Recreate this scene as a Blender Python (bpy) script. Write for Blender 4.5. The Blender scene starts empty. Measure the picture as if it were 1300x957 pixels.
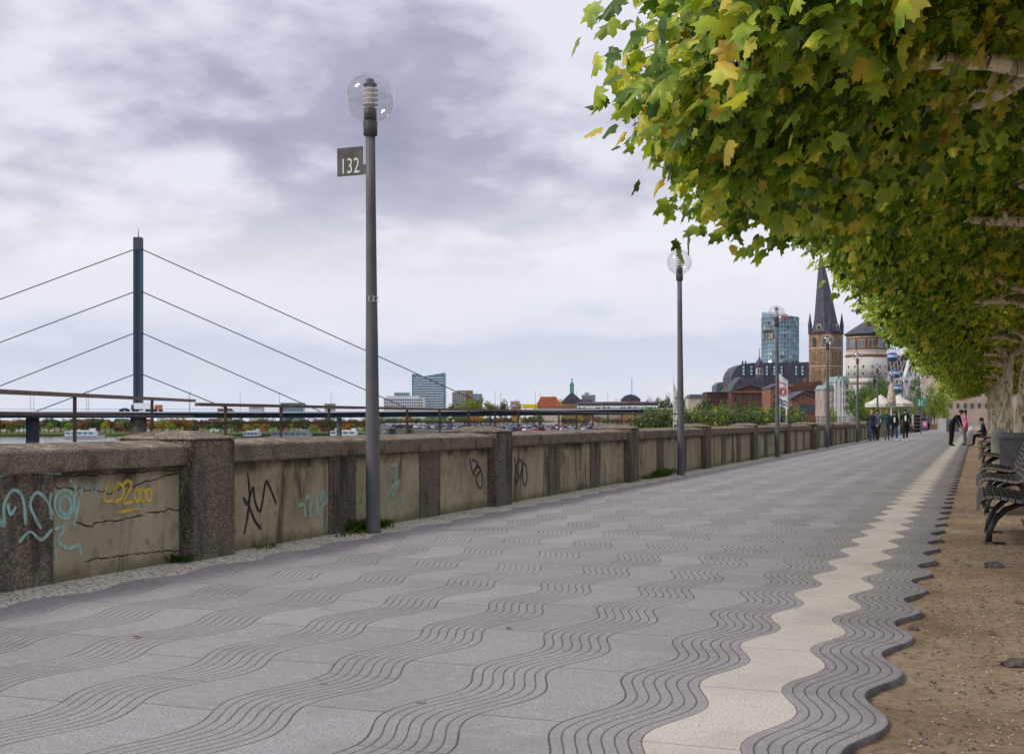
import bpy, math, random
import numpy as np
from mathutils import Vector, Matrix, noise
R = math.radians; PI = math.pi
random.seed(7); rng = np.random.default_rng(7)
scene = bpy.context.scene; COL = scene.collection
F = 1600.0; CX = 650.0; HY = 533.0; CH = 1.15
T = math.atan(590 / F); SN, CS = math.sin(T), math.cos(T)

def P(x, y, d):
    lat = (x - CX) / F * d
    return Vector((-d * SN + lat * CS, d * CS + lat * SN, CH + (HY - y) / F * d))
def on_plane(x, y, X):                       # the point of the plane X=const seen at this pixel
    s = (x - CX) / F
    d = X / (-SN + s * CS)
    return P(x, y, d)
def D(X, Y): return -X * SN + Y * CS

# ------------------------------------------------------------------ materials
class E:
    def __init__(s, nt, k): s.nt, s.k = nt, k
    def m(s, op, *o):
        n = s.nt.nodes.new('ShaderNodeMath'); n.operation = op
        for i, v in enumerate((s,) + o):
            if isinstance(v, E): s.nt.links.new(v.k, n.inputs[i])
            else: n.inputs[i].default_value = v
        return E(s.nt, n.outputs[0])
    def __add__(s, o): return s.m('ADD', o)
    def __sub__(s, o): return s.m('SUBTRACT', o)
    def __mul__(s, o): return s.m('MULTIPLY', o)
    def __truediv__(s, o): return s.m('DIVIDE', o)
    def floor(s): return s.m('FLOOR')
    def fract(s): return s.m('FRACT')
    def abs(s): return s.m('ABSOLUTE')
    def lt(s, o): return s.m('LESS_THAN', o)
    def gt(s, o): return s.m('GREATER_THAN', o)
    def maxi(s, o): return s.m('MAXIMUM', o)
    def cos(s): return s.m('COSINE')
    def clamp(s):
        r = s.m('ADD', 0.0); r.k.node.use_clamp = True; return r
def smooth(e, a, b):
    n = e.nt.nodes.new('ShaderNodeMapRange'); n.interpolation_type = 'SMOOTHSTEP'
    e.nt.links.new(e.k, n.inputs[0]); n.inputs[1].default_value = a; n.inputs[2].default_value = b
    return E(e.nt, n.outputs[0])
class Mat:
    def __init__(s, name, rough=.8, spec=.3):
        s.m = bpy.data.materials.new(name); s.m.use_nodes = True
        s.nt = s.m.node_tree; s.b = s.nt.nodes['Principled BSDF']
        s.b.inputs['Roughness'].default_value = rough
        s.b.inputs['Specular IOR Level'].default_value = spec
        s._co = None
    def co(s, kind='Object'):
        if not s._co: s._co = s.nt.nodes.new('ShaderNodeTexCoord')
        return s._co.outputs[kind]
    def gpos(s):
        g = s.nt.nodes.new('ShaderNodeNewGeometry'); return g.outputs['Position']
    def xyz(s, v):
        n = s.nt.nodes.new('ShaderNodeSeparateXYZ'); s.nt.links.new(v, n.inputs[0])
        return [E(s.nt, n.outputs[i]) for i in range(3)]
    def vec(s, a, b, c):
        n = s.nt.nodes.new('ShaderNodeCombineXYZ')
        for i, v in enumerate((a, b, c)):
            if isinstance(v, E): s.nt.links.new(v.k, n.inputs[i])
            else: n.inputs[i].default_value = v
        return n.outputs[0]
    def noise(s, scale, detail=4, v=None, rough=.5, dist=0, stretch=None):
        n = s.nt.nodes.new('ShaderNodeTexNoise'); n.inputs['Scale'].default_value = scale
        n.inputs['Detail'].default_value = detail; n.inputs['Roughness'].default_value = rough
        n.inputs['Distortion'].default_value = dist
        v = v or s.co()
        if stretch:
            mp = s.nt.nodes.new('ShaderNodeMapping'); mp.inputs['Scale'].default_value = stretch
            s.nt.links.new(v, mp.inputs[0]); v = mp.outputs[0]
        s.nt.links.new(v, n.inputs['Vector']); return E(s.nt, n.outputs[0])
    def vor(s, scale, feature='F1', v=None, out=0, rnd=1):
        n = s.nt.nodes.new('ShaderNodeTexVoronoi'); n.feature = feature; n.inputs['Scale'].default_value = scale
        n.inputs['Randomness'].default_value = rnd
        s.nt.links.new(v or s.co(), n.inputs['Vector']); return E(s.nt, n.outputs[out])
    def white(s, v):
        n = s.nt.nodes.new('ShaderNodeTexWhiteNoise'); n.noise_dimensions = '3D'
        s.nt.links.new(v, n.inputs[0]); return E(s.nt, n.outputs[0])
    def mix(s, f, a, b, mode='MIX'):
        n = s.nt.nodes.new('ShaderNodeMix'); n.data_type = 'RGBA'; n.blend_type = mode
        def put(i, v):
            if isinstance(v, E): s.nt.links.new(v.k, n.inputs[i])
            elif isinstance(v, (tuple, list)): n.inputs[i].default_value = (*v[:3], 1)
            elif isinstance(v, (int, float)): n.inputs[i].default_value = v
            else: s.nt.links.new(v, n.inputs[i])
        put(0, f); put(6, a); put(7, b); return n.outputs[2]
    def ramp(s, e, stops, interp='LINEAR'):
        n = s.nt.nodes.new('ShaderNodeValToRGB'); cr = n.color_ramp; cr.interpolation = interp
        cr.elements[0].position = stops[0][0]; cr.elements[0].color = (*stops[0][1], 1)
        cr.elements[1].position = stops[-1][0]; cr.elements[1].color = (*stops[-1][1], 1)
        for p, c in stops[1:-1]: cr.elements.new(p).color = (*c, 1)
        s.nt.links.new(e.k, n.inputs[0]); return n.outputs[0]
    def color(s, c):
        if isinstance(c, (tuple, list)): s.b.inputs['Base Color'].default_value = (*c[:3], 1)
        else: s.nt.links.new(c, s.b.inputs['Base Color'])
    def bump(s, e, strength=.5, dist=.01):
        n = s.nt.nodes.new('ShaderNodeBump'); n.inputs['Strength'].default_value = strength
        n.inputs['Distance'].default_value = dist; s.nt.links.new(e.k, n.inputs['Height'])
        s.nt.links.new(n.outputs[0], s.b.inputs['Normal'])
M = {}
def plain(name, c, rough=.7, metal=0, var=.25, scale=6, spec=.3):
    m = Mat(name, rough, spec); n = m.noise(scale, 5)
    m.color(m.mix(smooth(n, .3, .7), tuple(v * (1 - var) for v in c), tuple(min(1, v * (1 + var)) for v in c)))
    m.b.inputs['Metallic'].default_value = metal
    M[name] = m.m; return m.m
def band_pav(m, kind):
    X, Y, Z = m.xyz(m.gpos())
    xw = X - (Y * (2 * PI)).cos() * .062
    u = (xw * -1 + (-.375)) / .35                     # 0 at the right edge, grows towards the wall
    k = u.floor(); fu = u.fract()
    even = (k * .5).fract().lt(.25)
    edge = ((fu - .5).abs() * -1 + .5).lt(.013)
    g = ((fu * 7).fract() - .5).abs() * -1 + .5       # distance to groove, in 1/7 band units
    groove = smooth(g, .10, .03)
    rnd = m.white(m.vec(k, 0.0, 0.0))
    off = rnd * 1.0
    yy = Y + off
    sl = yy.floor()
    j = ((yy.fract() - .5).abs() * -1 + .5)
    jodd = j.lt(.004)
    y2 = (Y * .5 + off); j2 = ((y2.fract() - .5).abs() * -1 + .5).lt(.0016)
    slab = m.white(m.vec(k, sl, 3.0))
    sp = m.noise(95, 3, m.gpos(), .8); blot = m.noise(.9, 8, m.gpos(), .7); mid = m.noise(17, 6, m.gpos(), .7)
    gum = smooth(m.vor(1.6, 'F1', m.gpos()), .045, .03) * m.vor(1.6, 'F1', m.gpos(), 1).gt(.45)
    if kind == 'cream':
        base = m.mix(smooth(sp, .35, .65), (.40, .36, .315), (.74, .68, .60))
        base = m.mix(smooth(blot, .42, .66) * .5, base, (.36, .325, .285)); base = m.mix(smooth(mid, .5, .7) * .3, base, (.34, .30, .26))
        dark = (.10, .085, .07); lines = jodd * .7
        lines = lines
    else:
        base = m.mix(smooth(sp, .3, .7), (.16, .147, .15), (.53, .495, .505))
        base = m.mix(slab * .5, base, (.23, .205, .20)); base = m.mix(even * .13, base, (.25, .215, .20))
        base = m.mix(smooth(blot, .45, .66) * .55, base, (.22, .195, .185))
        base = m.mix(smooth(mid, .5, .72) * .30, base, (.62, .58, .57)); base = m.mix(smooth(mid, .45, .28) * .35, base, (.20, .18, .175)); base = m.mix(gum * .7, base, (.07, .065, .06))
        dark = (.04, .032, .027)
        lines = (groove * .70 * even).maxi(edge * .85).maxi(j2 * even * .8).maxi(jodd * (even * -1 + 1) * .9)
    wear = smooth(m.noise(5, 3, m.gpos()), .25, .6)
    lines2 = lines * (wear * .35 + .65)
    m.color(m.mix(lines2, base, dark))
    m.bump(sp * .3 + mid * .25 - lines * 1.0, .75, .008)
mp = Mat('paving_grey', .62, .35); band_pav(mp, 'grey'); M['pav'] = mp.m
mp = Mat('paving_cream', .7, .3); band_pav(mp, 'cream'); M['cream'] = mp.m
def mk_cobble():
    m = Mat('cobble_mosaic', .75)
    e = m.vor(15, 'DISTANCE_TO_EDGE', m.gpos()); c = m.vor(15, 'F1', m.gpos(), 1)
    n = m.noise(60, 3, m.gpos()); bl = m.noise(1.2, 4, m.gpos())
    col = m.mix(c * .8, (.74, .67, .58), (.50, .45, .39))
    col = m.mix(smooth(n, .4, .7) * .4, col, (.85, .79, .70))
    col = m.mix(smooth(e, .07, .02), col, (.17, .145, .115))
    col = m.mix(smooth(bl, .5, .75) * .4, col, (.2, .18, .14))
    m.color(col); m.bump(smooth(e, 0, .12), .6, .01); M['cobble'] = m.m
mk_cobble()
def mk_sand():
    m = Mat('sandy_gravel', .95, .1); g = m.gpos()
    a = m.noise(1.1, 6, g, .6); b = m.noise(21, 6, g, .75); c = m.noise(120, 2, g)
    col = m.ramp(a, [(.3, (.32, .22, .14)), (.5, (.48, .345, .23)), (.72, (.62, .475, .335))])
    col = m.mix(smooth(b, .46, .68) * .8, col, (.16, .10, .055))
    col = m.mix(smooth(c, .58, .72) * .5, col, (.60, .48, .34))
    v = m.vor(24, 'F1', g); vc = m.vor(24, 'F1', g, 1); col = m.mix(smooth(v, .34, .22) * smooth(vc, .80, .9), col, (.075, .05, .035))
    v2 = m.vor(38, 'F1', g); vc2 = m.vor(38, 'F1', g, 1); col = m.mix(smooth(v2, .34, .2) * smooth(vc2, .84, .93), col, (.62, .54, .44))
    big = m.noise(.55, 4, g, .6, .5); col = m.mix(smooth(big, .5, .68) * .5, col, (.20, .14, .09))
    m.color(col); m.bump(a * .5 + b * 1.0 + c * .3, 1.0, .05); M['sand'] = m.m
mk_sand()
def mk_rough():
    m = Mat('exposed_aggregate', .9, .2); g = m.gpos()
    v = m.vor(55, 'F1', g); vc = m.vor(55, 'F1', g, 1); a = m.noise(2.2, 5, g); s = m.noise(1.6, 5, g, .6, .3, (3.5, 3.5, .8))
    col = m.mix(vc, (.095, .078, .06), (.29, .24, .19))
    col = m.mix(smooth(v, .45, .1) * smooth(vc, .75, .95), col, (.62, .54, .44))
    col = m.mix(smooth(s, .46, .70) * .7, col, (.035, .028, .022))
    col = m.mix(smooth(a, .58, .75) * .35, col, (.20, .17, .09))
    m.color(col); m.bump(v * -1 + a * .6, .9, .02); M['rough'] = m.m
mk_rough()
def mk_cope():
    m = Mat('weathered_coping', .92, .2); g = m.gpos()
    v = m.vor(70, 'F1', g); vc = m.vor(70, 'F1', g, 1); a = m.noise(3.5, 6, g, .65); x, y, z = m.xyz(m.nt.nodes.new('ShaderNodeNewGeometry').outputs['Normal'])
    col = m.mix(vc, (.15, .12, .092), (.37, .305, .24))
    col = m.mix(smooth(a, .45, .7) * .7, col, (.06, .045, .032))
    lich = smooth(m.noise(8, 5, g, .7), .5, .66) * smooth(z, .5, .9)
    col = m.mix(lich * .75, col, (.58, .46, .34))
    j = ((y * 0 + 0)); m.color(col); m.bump(v * -1 + a * 1.2, .9, .022); M['cope'] = m.m
mk_cope()
def mk_panel():
    m = Mat('stained_concrete_panel', .85, .25); g = m.gpos(); X, Y, Z = m.xyz(g)
    a = m.noise(1.3, 6, g, .6); fine = m.noise(90, 3, g); st = m.noise(1.5, 7, g, .68, .9, (1, 1.9, .42)); md = m.noise(9, 5, g, .6)
    oi = m.nt.nodes.new('ShaderNodeObjectInfo'); pr = E(m.nt, oi.outputs['Random'])
    col = m.mix(smooth(a, .3, .7), (.28, .232, .155), (.45, .385, .265))
    col = m.mix(pr * .35, col, (.36, .32, .24))
    col = m.mix((smooth(st - pr * .07, .47, .62) * .85), col, (.065, .048, .03))
    col = m.mix(smooth(st, .38, .22) * .35, col, (.56, .48, .33))
    col = m.mix(smooth(md, .52, .70) * .5, col, (.13, .10, .065))
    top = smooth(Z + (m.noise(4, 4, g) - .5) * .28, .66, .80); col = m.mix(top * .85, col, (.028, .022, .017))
    bot = smooth(Z + (m.noise(5, 4, g) - .5) * .22, .14, 0.0); col = m.mix(bot * .6, col, (.07, .065, .03))
    m.color(col); m.bump(a * .5 + fine * .25 + md * .4, .6, .012); M['panel'] = m.m
mk_panel()
def mk_bark():
    m = Mat('plane_bark', .8, .25)
    oi = m.nt.nodes.new('ShaderNodeObjectInfo'); rnd = E(m.nt, oi.outputs['Random']); ox, oy, oz = m.xyz(m.co()); g = m.vec(ox + rnd * 37, oy + rnd * 11, oz + rnd * 23)
    v = m.noise(4.5, 3, g, .5, 1.2, (1, 1, .3)); w = m.noise(9, 3, g, .5, .8, (1, 1, .35)); s = m.noise(40, 3, g)
    col = m.mix(smooth(s, .3, .7), (.72, .64, .45), (.88, .81, .62))
    col = m.mix(smooth(v, .53, .55), col, (.42, .38, .25))
    col = m.mix(smooth(w, .61, .63), col, (.16, .12, .08))
    col = m.mix(rnd.gt(.5) * (rnd * .45), col, m.mix(.55, col, (.15, .115, .07)))
    m.color(col); m.bump(v + w * .6, .6, .02); M['bark'] = m.m
mk_bark()
def mk_leaf(name, stops, trans=.38):
    m = Mat(name, .45, .35)
    n = m.nt.nodes.new('ShaderNodeNewGeometry'); r = E(m.nt, n.outputs['Random Per Island'])
    cl = m.noise(1.7, 3, m.gpos())
    e = (r * .56 + smooth(cl, .36, .64) * .44)
    c = m.ramp(e, stops)
    m.color(c)
    tr = m.nt.nodes.new('ShaderNodeBsdfTranslucent')
    c2 = m.mix(1.0, c, (1.15, 1.2, .5), 'MULTIPLY')
    m.nt.links.new(c2, tr.inputs[0])
    mx = m.nt.nodes.new('ShaderNodeMixShader'); mx.inputs[0].default_value = trans; m.b.inputs['Roughness'].default_value = .38
    m.nt.links.new(m.b.outputs[0], mx.inputs[1]); m.nt.links.new(tr.outputs[0], mx.inputs[2])
    m.nt.links.new(mx.outputs[0], m.nt.nodes['Material Output'].inputs[0]); M[name] = m.m
mk_leaf('plane_leaf', [(0, (.028, .060, .014)), (.22, (.075, .15, .022)), (.42, (.20, .32, .04)), (.62, (.44, .54, .065)),
                       (.82, (.72, .70, .11)), (.94, (.70, .50, .09)), (1, (.28, .14, .04))])
mk_leaf('leaf_green', [(0, (.03, .07, .012)), (.5, (.08, .15, .02)), (1, (.16, .24, .035))], .25)
mk_leaf('leaf_dark', [(0, (.02, .045, .012)), (.5, (.045, .085, .02)), (1, (.08, .12, .03))], .2)
mk_leaf('leaf_yellow', [(0, (.25, .22, .02)), (.5, (.45, .36, .03)), (1, (.6, .48, .06))], .3)
mk_leaf('leaf_lime', [(0, (.10, .16, .02)), (.5, (.22, .29, .03)), (1, (.36, .40, .06))], .3)
mk_leaf('leaf_orange', [(0, (.22, .10, .02)), (.5, (.38, .18, .03)), (1, (.50, .28, .05))], .3)
mk_leaf('leaf_russet', [(0, (.12, .05, .03)), (.5, (.20, .085, .045)), (1, (.28, .14, .07))], .2)
plain('lamp_grey', (.125, .123, .13), .6, .1, .12, 4)
plain('lamp_dark', (.085, .085, .09), .5, .2)
plain('sign_grey', (.105, .10, .095), .55)
plain('off_white', (.72, .71, .68), .6, 0, .06)
plain('rail_iron', (.065, .045, .038), .6, .3)
plain('rail_top', (.13, .09, .07), .55, .2)
plain('iron', (.045, .045, .045), .45, .5)
plain('paint_sand', (.46, .33, .22), .95)
def worn(name, c):
    m = Mat(name, .75); n = m.noise(22, 6, m.gpos(), .7, .3, (1, 1, .45)); a = m.noise(5, 3, m.gpos())
    m.color(m.mix(smooth(n + a * .35, .56, .80) * .7, c, (.27, .22, .14))); M[name] = m.m
worn('paint_turq', (.30, .56, .53)); worn('paint_yellow', (.75, .52, .05))
plain('paint_black', (.018, .016, .018), .6)
plain('crack', (.02, .016, .012), .95)
plain('bridge_blue', (.045, .075, .105), .55, .1, .1, .05)
plain('bridge_dark', (.022, .038, .058), .6, 0, .1, .05)
plain('cable', (.05, .055, .07), .6)
plain('pier_stone', (.27, .22, .19), .9, 0, .5, .35)
plain('concrete', (.36, .34, .31), .85, 0, .2, 2)
plain('planter', (.115, .12, .13), .7, 0, .2, 5)
plain('slate', (.075, .078, .10), .6, 0, .25, .6)
plain('slate_light', (.14, .14, .165), .6, 0, .2, .5)
plain('brick_red', (.20, .09, .065), .9, 0, .25, 1.2)
plain('brick_dark', (.13, .065, .05), .9, 0, .3, 1)
plain('brick_blind', (.22, .14, .09), .9, 0, .3, .9)
plain('brick_brown', (.30, .19, .12), .9, 0, .3, .7)
plain('brick_orange', (.26, .12, .08), .9, 0, .2, .7)
plain('white_plaster', (.58, .55, .49), .85, 0, .08, .3)
plain('cream_stone', (.56, .50, .40), .85, 0, .12, .5)
plain('copper', (.12, .40, .31), .7, 0, .2, 1)
plain('copper_pale', (.22, .34, .31), .7, 0, .2, 1)
plain('red_tile', (.48, .15, .065), .8, 0, .2, .6)
plain('glass_dark', (.03, .04, .05), .12, 0, .2, 1, .6)
plain('glass_blue', (.10, .22, .30), .15, 0, .35, .3, .7)
plain('glass_teal', (.13, .235, .285), .15, 0, .4, .12, .7)
plain('glass_pale', (.35, .52, .60), .15, 0, .2, .4, .7)
plain('mullion', (.36, .43, .47), .5, .2, .1, .2)
plain('office_white', (.62, .64, .68), .7, 0, .06, .1)
plain('office_grey', (.38, .38, .38), .7, 0, .1, .1)
plain('plum', (.20, .12, .16), .7, 0, .2, .2)
plain('red_mark', (.50, .03, .03), .6)
plain('yellow_board', (.85, .62, .02), .6, 0, .03)
plain('sign_green', (.02, .32, .24), .5)
plain('gondola_blue', (.02, .04, .22), .35, 0, .2, 1, .6)
plain('steel_white', (.70, .72, .75), .4, 0, .06)
plain('canvas', (.62, .585, .53), .9, 0, .06)
plain('canvas_beige', (.50, .42, .34), .9)
plain('hull_white', (.75, .76, .78), .4, 0, .05)
plain('hull_blue', (.06, .12, .24), .4)
plain('car_white', (.68, .69, .72), .3, 0, .03, 1, .5)
plain('car_silver', (.33, .35, .39), .3, .4)
plain('car_black', (.02, .022, .028), .25, 0, .1, 1, .5)
plain('car_blue', (.04, .09, .22), .3, 0, .1, 1, .5)
plain('car_red', (.38, .03, .03), .3, 0, .1, 1, .5)
plain('tyre', (.015, .015, .016), .9)
plain('asphalt', (.10, .10, .105), .9, 0, .2, .3)
plain('grass', (.085, .12, .03), .95, 0, .35, .08)
plain('terrace', (.30, .28, .26), .9, 0, .15, 1)
plain('skin', (.52, .30, .21), .6, 0, .05)
plain('hair_dark', (.02, .014, .01), .7)
plain('hair_blond', (.45, .32, .18), .7)
plain('hair_red', (.32, .12, .05), .7)
plain('cloth_navy', (.018, .028, .055), .9); plain('cloth_black', (.012, .012, .014), .9)
plain('jeans', (.03, .065, .14), .9); plain('cloth_white', (.72, .70, .66), .9, 0, .05)
plain('cloth_pink', (.60, .16, .32), .9, 0, .1); plain('cloth_tan', (.33, .26, .18), .9)
plain('cloth_teal_dark', (.02, .07, .085), .9); plain('cloth_teal', (.03, .22, .24), .9); plain('cloth_grey', (.12, .12, .13), .9); plain('cloth_maroon', (.16, .03, .04), .9)
plain('eye', (.01, .01, .012), .3); plain('lip', (.32, .10, .08), .6)
plain('pink_wall', (.42, .34, .29), .9, 0, .2, .4); plain('stone', (.09, .08, .075), .9, 0, .35, 12)
plain('twig', (.09, .065, .04), .9)
def mk_wood():
    m = Mat('bench_wood', .55, .4); n = m.noise(8, 6, None, .6, 0, (6, 1, 6)); w = m.noise(3, 4)
    _, _, z = m.xyz(m.nt.nodes.new('ShaderNodeNewGeometry').outputs['Normal'])
    c = m.mix(smooth(n, .3, .7), (.012, .010, .009), (.036, .029, .026))
    c = m.mix(smooth(w, .5, .75) * .45, c, (.12, .105, .095)); m.color(c); m.bump(n, .4, .004); M['wood'] = m.m
    m = Mat('bench_slat_end', .6, .3); m.color((.20, .18, .165)); M['wood_end'] = m.m
mk_wood()
def mk_water():
    m = Mat('river_water', .12, .5); g = m.gpos(); n = m.noise(.5, 4, g, .5, 0, (1, 1, 1)); m.color((.10, .12, .13)); m.bump(n, .35, .3); M['water'] = m.m
mk_water()
def mk_glass():
    m = bpy.data.materials.new('clear_globe'); m.use_nodes = True; nt = m.node_tree; nt.nodes.clear()
    o = nt.nodes.new('ShaderNodeOutputMaterial'); t = nt.nodes.new('ShaderNodeBsdfTransparent'); g = nt.nodes.new('ShaderNodeBsdfGlossy')
    t.inputs[0].default_value = (.93, .92, .93, 1); g.inputs['Roughness'].default_value = .04
    f = nt.nodes.new('ShaderNodeLayerWeight'); f.inputs[0].default_value = .22
    mm = nt.nodes.new('ShaderNodeMath'); mm.operation = 'MULTIPLY_ADD'; mm.inputs[1].default_value = .75; mm.inputs[2].default_value = .05
    nt.links.new(f.outputs['Facing'], mm.inputs[0])
    pw = nt.nodes.new('ShaderNodeMath'); pw.operation = 'MULTIPLY'; pw.inputs[1].default_value = .8; nt.links.new(mm.outputs[0], pw.inputs[0])
    x = nt.nodes.new('ShaderNodeMixShader'); nt.links.new(pw.outputs[0], x.inputs[0]); nt.links.new(t.outputs[0], x.inputs[1]); nt.links.new(g.outputs[0], x.inputs[2])
    nt.links.new(x.outputs[0], o.inputs[0]); M['globe'] = m
mk_glass()

# ------------------------------------------------------------------ mesh helpers
class MB:
    def __init__(s): s.v = []; s.f = []; s.mi = []; s.cur = 0
    def add(s, vs, fs):
        o = len(s.v); s.v += [tuple(v) for v in vs]; s.f += [tuple(i + o for i in f) for f in fs]; s.mi += [s.cur] * len(fs); return s
    def box(s, x0, x1, y0, y1, z0, z1):
        return s.add([(x0, y0, z0), (x1, y0, z0), (x1, y1, z0), (x0, y1, z0), (x0, y0, z1), (x1, y0, z1), (x1, y1, z1), (x0, y1, z1)],
                     [(0, 3, 2, 1), (4, 5, 6, 7), (0, 1, 5, 4), (1, 2, 6, 5), (2, 3, 7, 6), (3, 0, 4, 7)])
    def prism(s, pts, axis, a, b):           # pts 2-D outline, extruded along axis ('x','y','z') from a to b
        def mk(p, t): return {'x': (t, p[0], p[1]), 'y': (p[0], t, p[1]), 'z': (p[0], p[1], t)}[axis]
        n = len(pts); return s.add([mk(p, a) for p in pts] + [mk(p, b) for p in pts],
            [tuple(range(n)), tuple(range(2 * n - 1, n - 1, -1))] + [(i, i + n, (i + 1) % n + n, (i + 1) % n) for i in range(n)])
    def tube(s, path, rad, n=8, cap=True, squash=1):
        path = [Vector(p) for p in path]; rad = rad if isinstance(rad, (list, tuple)) else [rad] * len(path)
        vs = []; up = None
        for i, p in enumerate(path):
            t = (path[min(i + 1, len(path) - 1)] - path[max(i - 1, 0)])
            t = t.normalized() if t.length > 1e-9 else Vector((0, 0, 1))
            if up is None: up = Vector((0, 0, 1)) if abs(t.z) < .9 else Vector((1, 0, 0))
            a = t.cross(up).normalized(); b = a.cross(t).normalized(); up = b
            for k in range(n):
                an = 2 * PI * k / n; vs.append(p + a * math.cos(an) * rad[i] + b * math.sin(an) * rad[i] * squash)
        fs = [(i * n + k, i * n + (k + 1) % n, (i + 1) * n + (k + 1) % n, (i + 1) * n + k) for i in range(len(path) - 1) for k in range(n)]
        if cap: fs += [tuple(range(n - 1, -1, -1)), tuple((len(path) - 1) * n + k for k in range(n))]
        return s.add(vs, fs)
    def lathe(s, prof, n=16, c=(0, 0, 0), rx=1, ry=1, ph=0):
        vs = [(c[0] + r * rx * math.cos(2 * PI * k / n + ph), c[1] + r * ry * math.sin(2 * PI * k / n + ph), c[2] + z) for r, z in prof for k in range(n)]
        fs = [(i * n + k, i * n + (k + 1) % n, (i + 1) * n + (k + 1) % n, (i + 1) * n + k) for i in range(len(prof) - 1) for k in range(n)]
        fs += [tuple(range(n - 1, -1, -1)), tuple((len(prof) - 1) * n + k for k in range(n))]
        return s.add(vs, fs)
    def sphere(s, c, r, n=16, sx=1, sy=1, sz=1):
        m = max(6, n // 2)
        return s.lathe([(max(1e-4, r * math.sin(PI * i / m)), -r * sz * math.cos(PI * i / m)) for i in range(m + 1)], n, c, sx, sy)
    def mesh(s, name, mats, smooth=False):
        me = bpy.data.meshes.new(name); me.from_pydata(s.v, [], s.f)
        for m in (mats if isinstance(mats, (list, tuple)) else [mats]): me.materials.append(M[m] if isinstance(m, str) else m)
        if len(me.materials) > 1: me.polygons.foreach_set('material_index', s.mi)
        if smooth: me.polygons.foreach_set('use_smooth', [True] * len(me.polygons))
        me.update(); return me
    def build(s, name, mats, parent=None, smooth=False, loc=None, rz=None, bevel=0):
        o = bpy.data.objects.new(name, s.mesh(name, mats, smooth)); COL.objects.link(o); o.parent = parent
        if loc is not None: o.location = loc
        if rz is not None: o.rotation_euler = (0, 0, rz)
        if bevel:
            b = o.modifiers.new('bevel', 'BEVEL'); b.width = bevel; b.segments = 2; b.limit_method = 'ANGLE'; b.angle_limit = R(50)
        return o
def tag(o, label=None, cat=None, group=None, kind=None):
    for k, v in (('label', label), ('category', cat), ('group', group), ('kind', kind)):
        if v: o[k] = v
    return o
def empty(name, loc, rz=0, label=None, cat=None, group=None):
    o = bpy.data.objects.new(name, None); COL.objects.link(o); o.location = loc; o.rotation_euler = (0, 0, rz); o.empty_display_size = .2
    return tag(o, label, cat, group)
def copy_tree(o, parent=None):
    c = o.copy(); COL.objects.link(c); c.parent = parent
    for ch in list(o.children): copy_tree(ch, c)
    return c
def struct(name, mb, mat, smooth=False): return tag(mb.build(name, mat, None, smooth), kind='structure')
ORD = ['nearest', 'second', 'third', 'fourth', 'fifth', 'sixth', 'seventh', 'eighth', 'ninth', 'tenth', 'eleventh', 'twelfth',
       'thirteenth', 'fourteenth', 'fifteenth', 'sixteenth', 'seventeenth', 'eighteenth', 'nineteenth', 'twentieth', 'twenty-first', 'twenty-second']
def text_mesh(txt, size, mat, name, parent, loc, rot, extrude=.002):
    c = bpy.data.curves.new(name, 'FONT'); c.body = txt; c.size = size; c.extrude = extrude; c.align_x = 'CENTER'; c.align_y = 'CENTER'; c.resolution_u = 3
    o = bpy.data.objects.new(name, c); COL.objects.link(o); bpy.context.view_layer.update()
    me = bpy.data.meshes.new_from_object(o.evaluated_get(bpy.context.evaluated_depsgraph_get()))
    bpy.data.objects.remove(o); me.materials.clear(); me.materials.append(M[mat])
    o = bpy.data.objects.new(name, me); COL.objects.link(o); o.parent = parent; o.location = loc; o.rotation_euler = rot; return o

# ------------------------------------------------------------------ ground
YE = 260.0
def wavy_strip(x0, x1, y0=-4.0, y1=YE, step=1 / 14, wave0=True, wave1=True, chamfer=False, z=0):
    mb = MB(); vs = []; n = int((y1 - y0) / step)
    for i in range(n + 1):
        y = y0 + i * step; w = .062 * math.cos(2 * PI * y)
        a = x0 + (w if wave0 else 0); b = x1 + (w if wave1 else 0)
        row = [(a, y, z), (b, y, z)] if not chamfer else [(a, y, z), (b - .012, y, z), (b - .003, y, z - .005), (b, y, z - .014), (b - .004, y, -.16)]
        vs += row
    k = 5 if chamfer else 2
    fs = [(i * k + j, i * k + j + 1, (i + 1) * k + j + 1, (i + 1) * k + j) for i in range(n) for j in range(k - 1)]
    return mb.add(vs, fs)
struct('grooved_edge_paving', wavy_strip(-.725, -.375, chamfer=True), 'pav', True)
struct('pale_paving_strip', wavy_strip(-1.075, -.725), 'cream')
struct('promenade_paving', wavy_strip(-5.625, -1.075), 'pav')
struct('cobble_border', wavy_strip(-6.3, -5.625, wave0=False), 'cobble')
mb = MB(); gx, gy = [], []
x = -.75
while x < 9: gx.append(x); x += .05 if x < 2.4 else .5
y = -4
while y < YE: gy.append(y); y += .05 if 3 < y < 20 else (.15 if y < 45 else 2)
def sandz(x, y): return -.042 + .012*math.exp(-((x+.34)/.12)**2) + .012 * noise.noise(Vector((x * 1.1, y * 1.1, 0))) + .011 * noise.noise(Vector((x * 5, y * 5, 3))) + .006 * noise.noise(Vector((x * 14, y * 14, 7)))
nx = len(gx); mb.add([(a, b, sandz(a, b)) for b in gy for a in gx], [(j * nx + i, j * nx + i + 1, (j + 1) * nx + i + 1, (j + 1) * nx + i) for j in range(len(gy) - 1) for i in range(nx - 1)])
struct('sandy_ground', mb, 'sand', True)
mb = MB(); mb.box(-10.4, -6.4, -60, YE, -12, -.02); struct('river_terrace', mb, 'terrace')
mb = MB(); mb.box(-6.4, 70, -60, YE, -12, -.12); struct('embankment_ground', mb, 'sand')
mb = MB(); mb.box(-10.6, -10.4, -60, YE, -12, 0.0); struct('quay_edge', mb, 'concrete')
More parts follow.
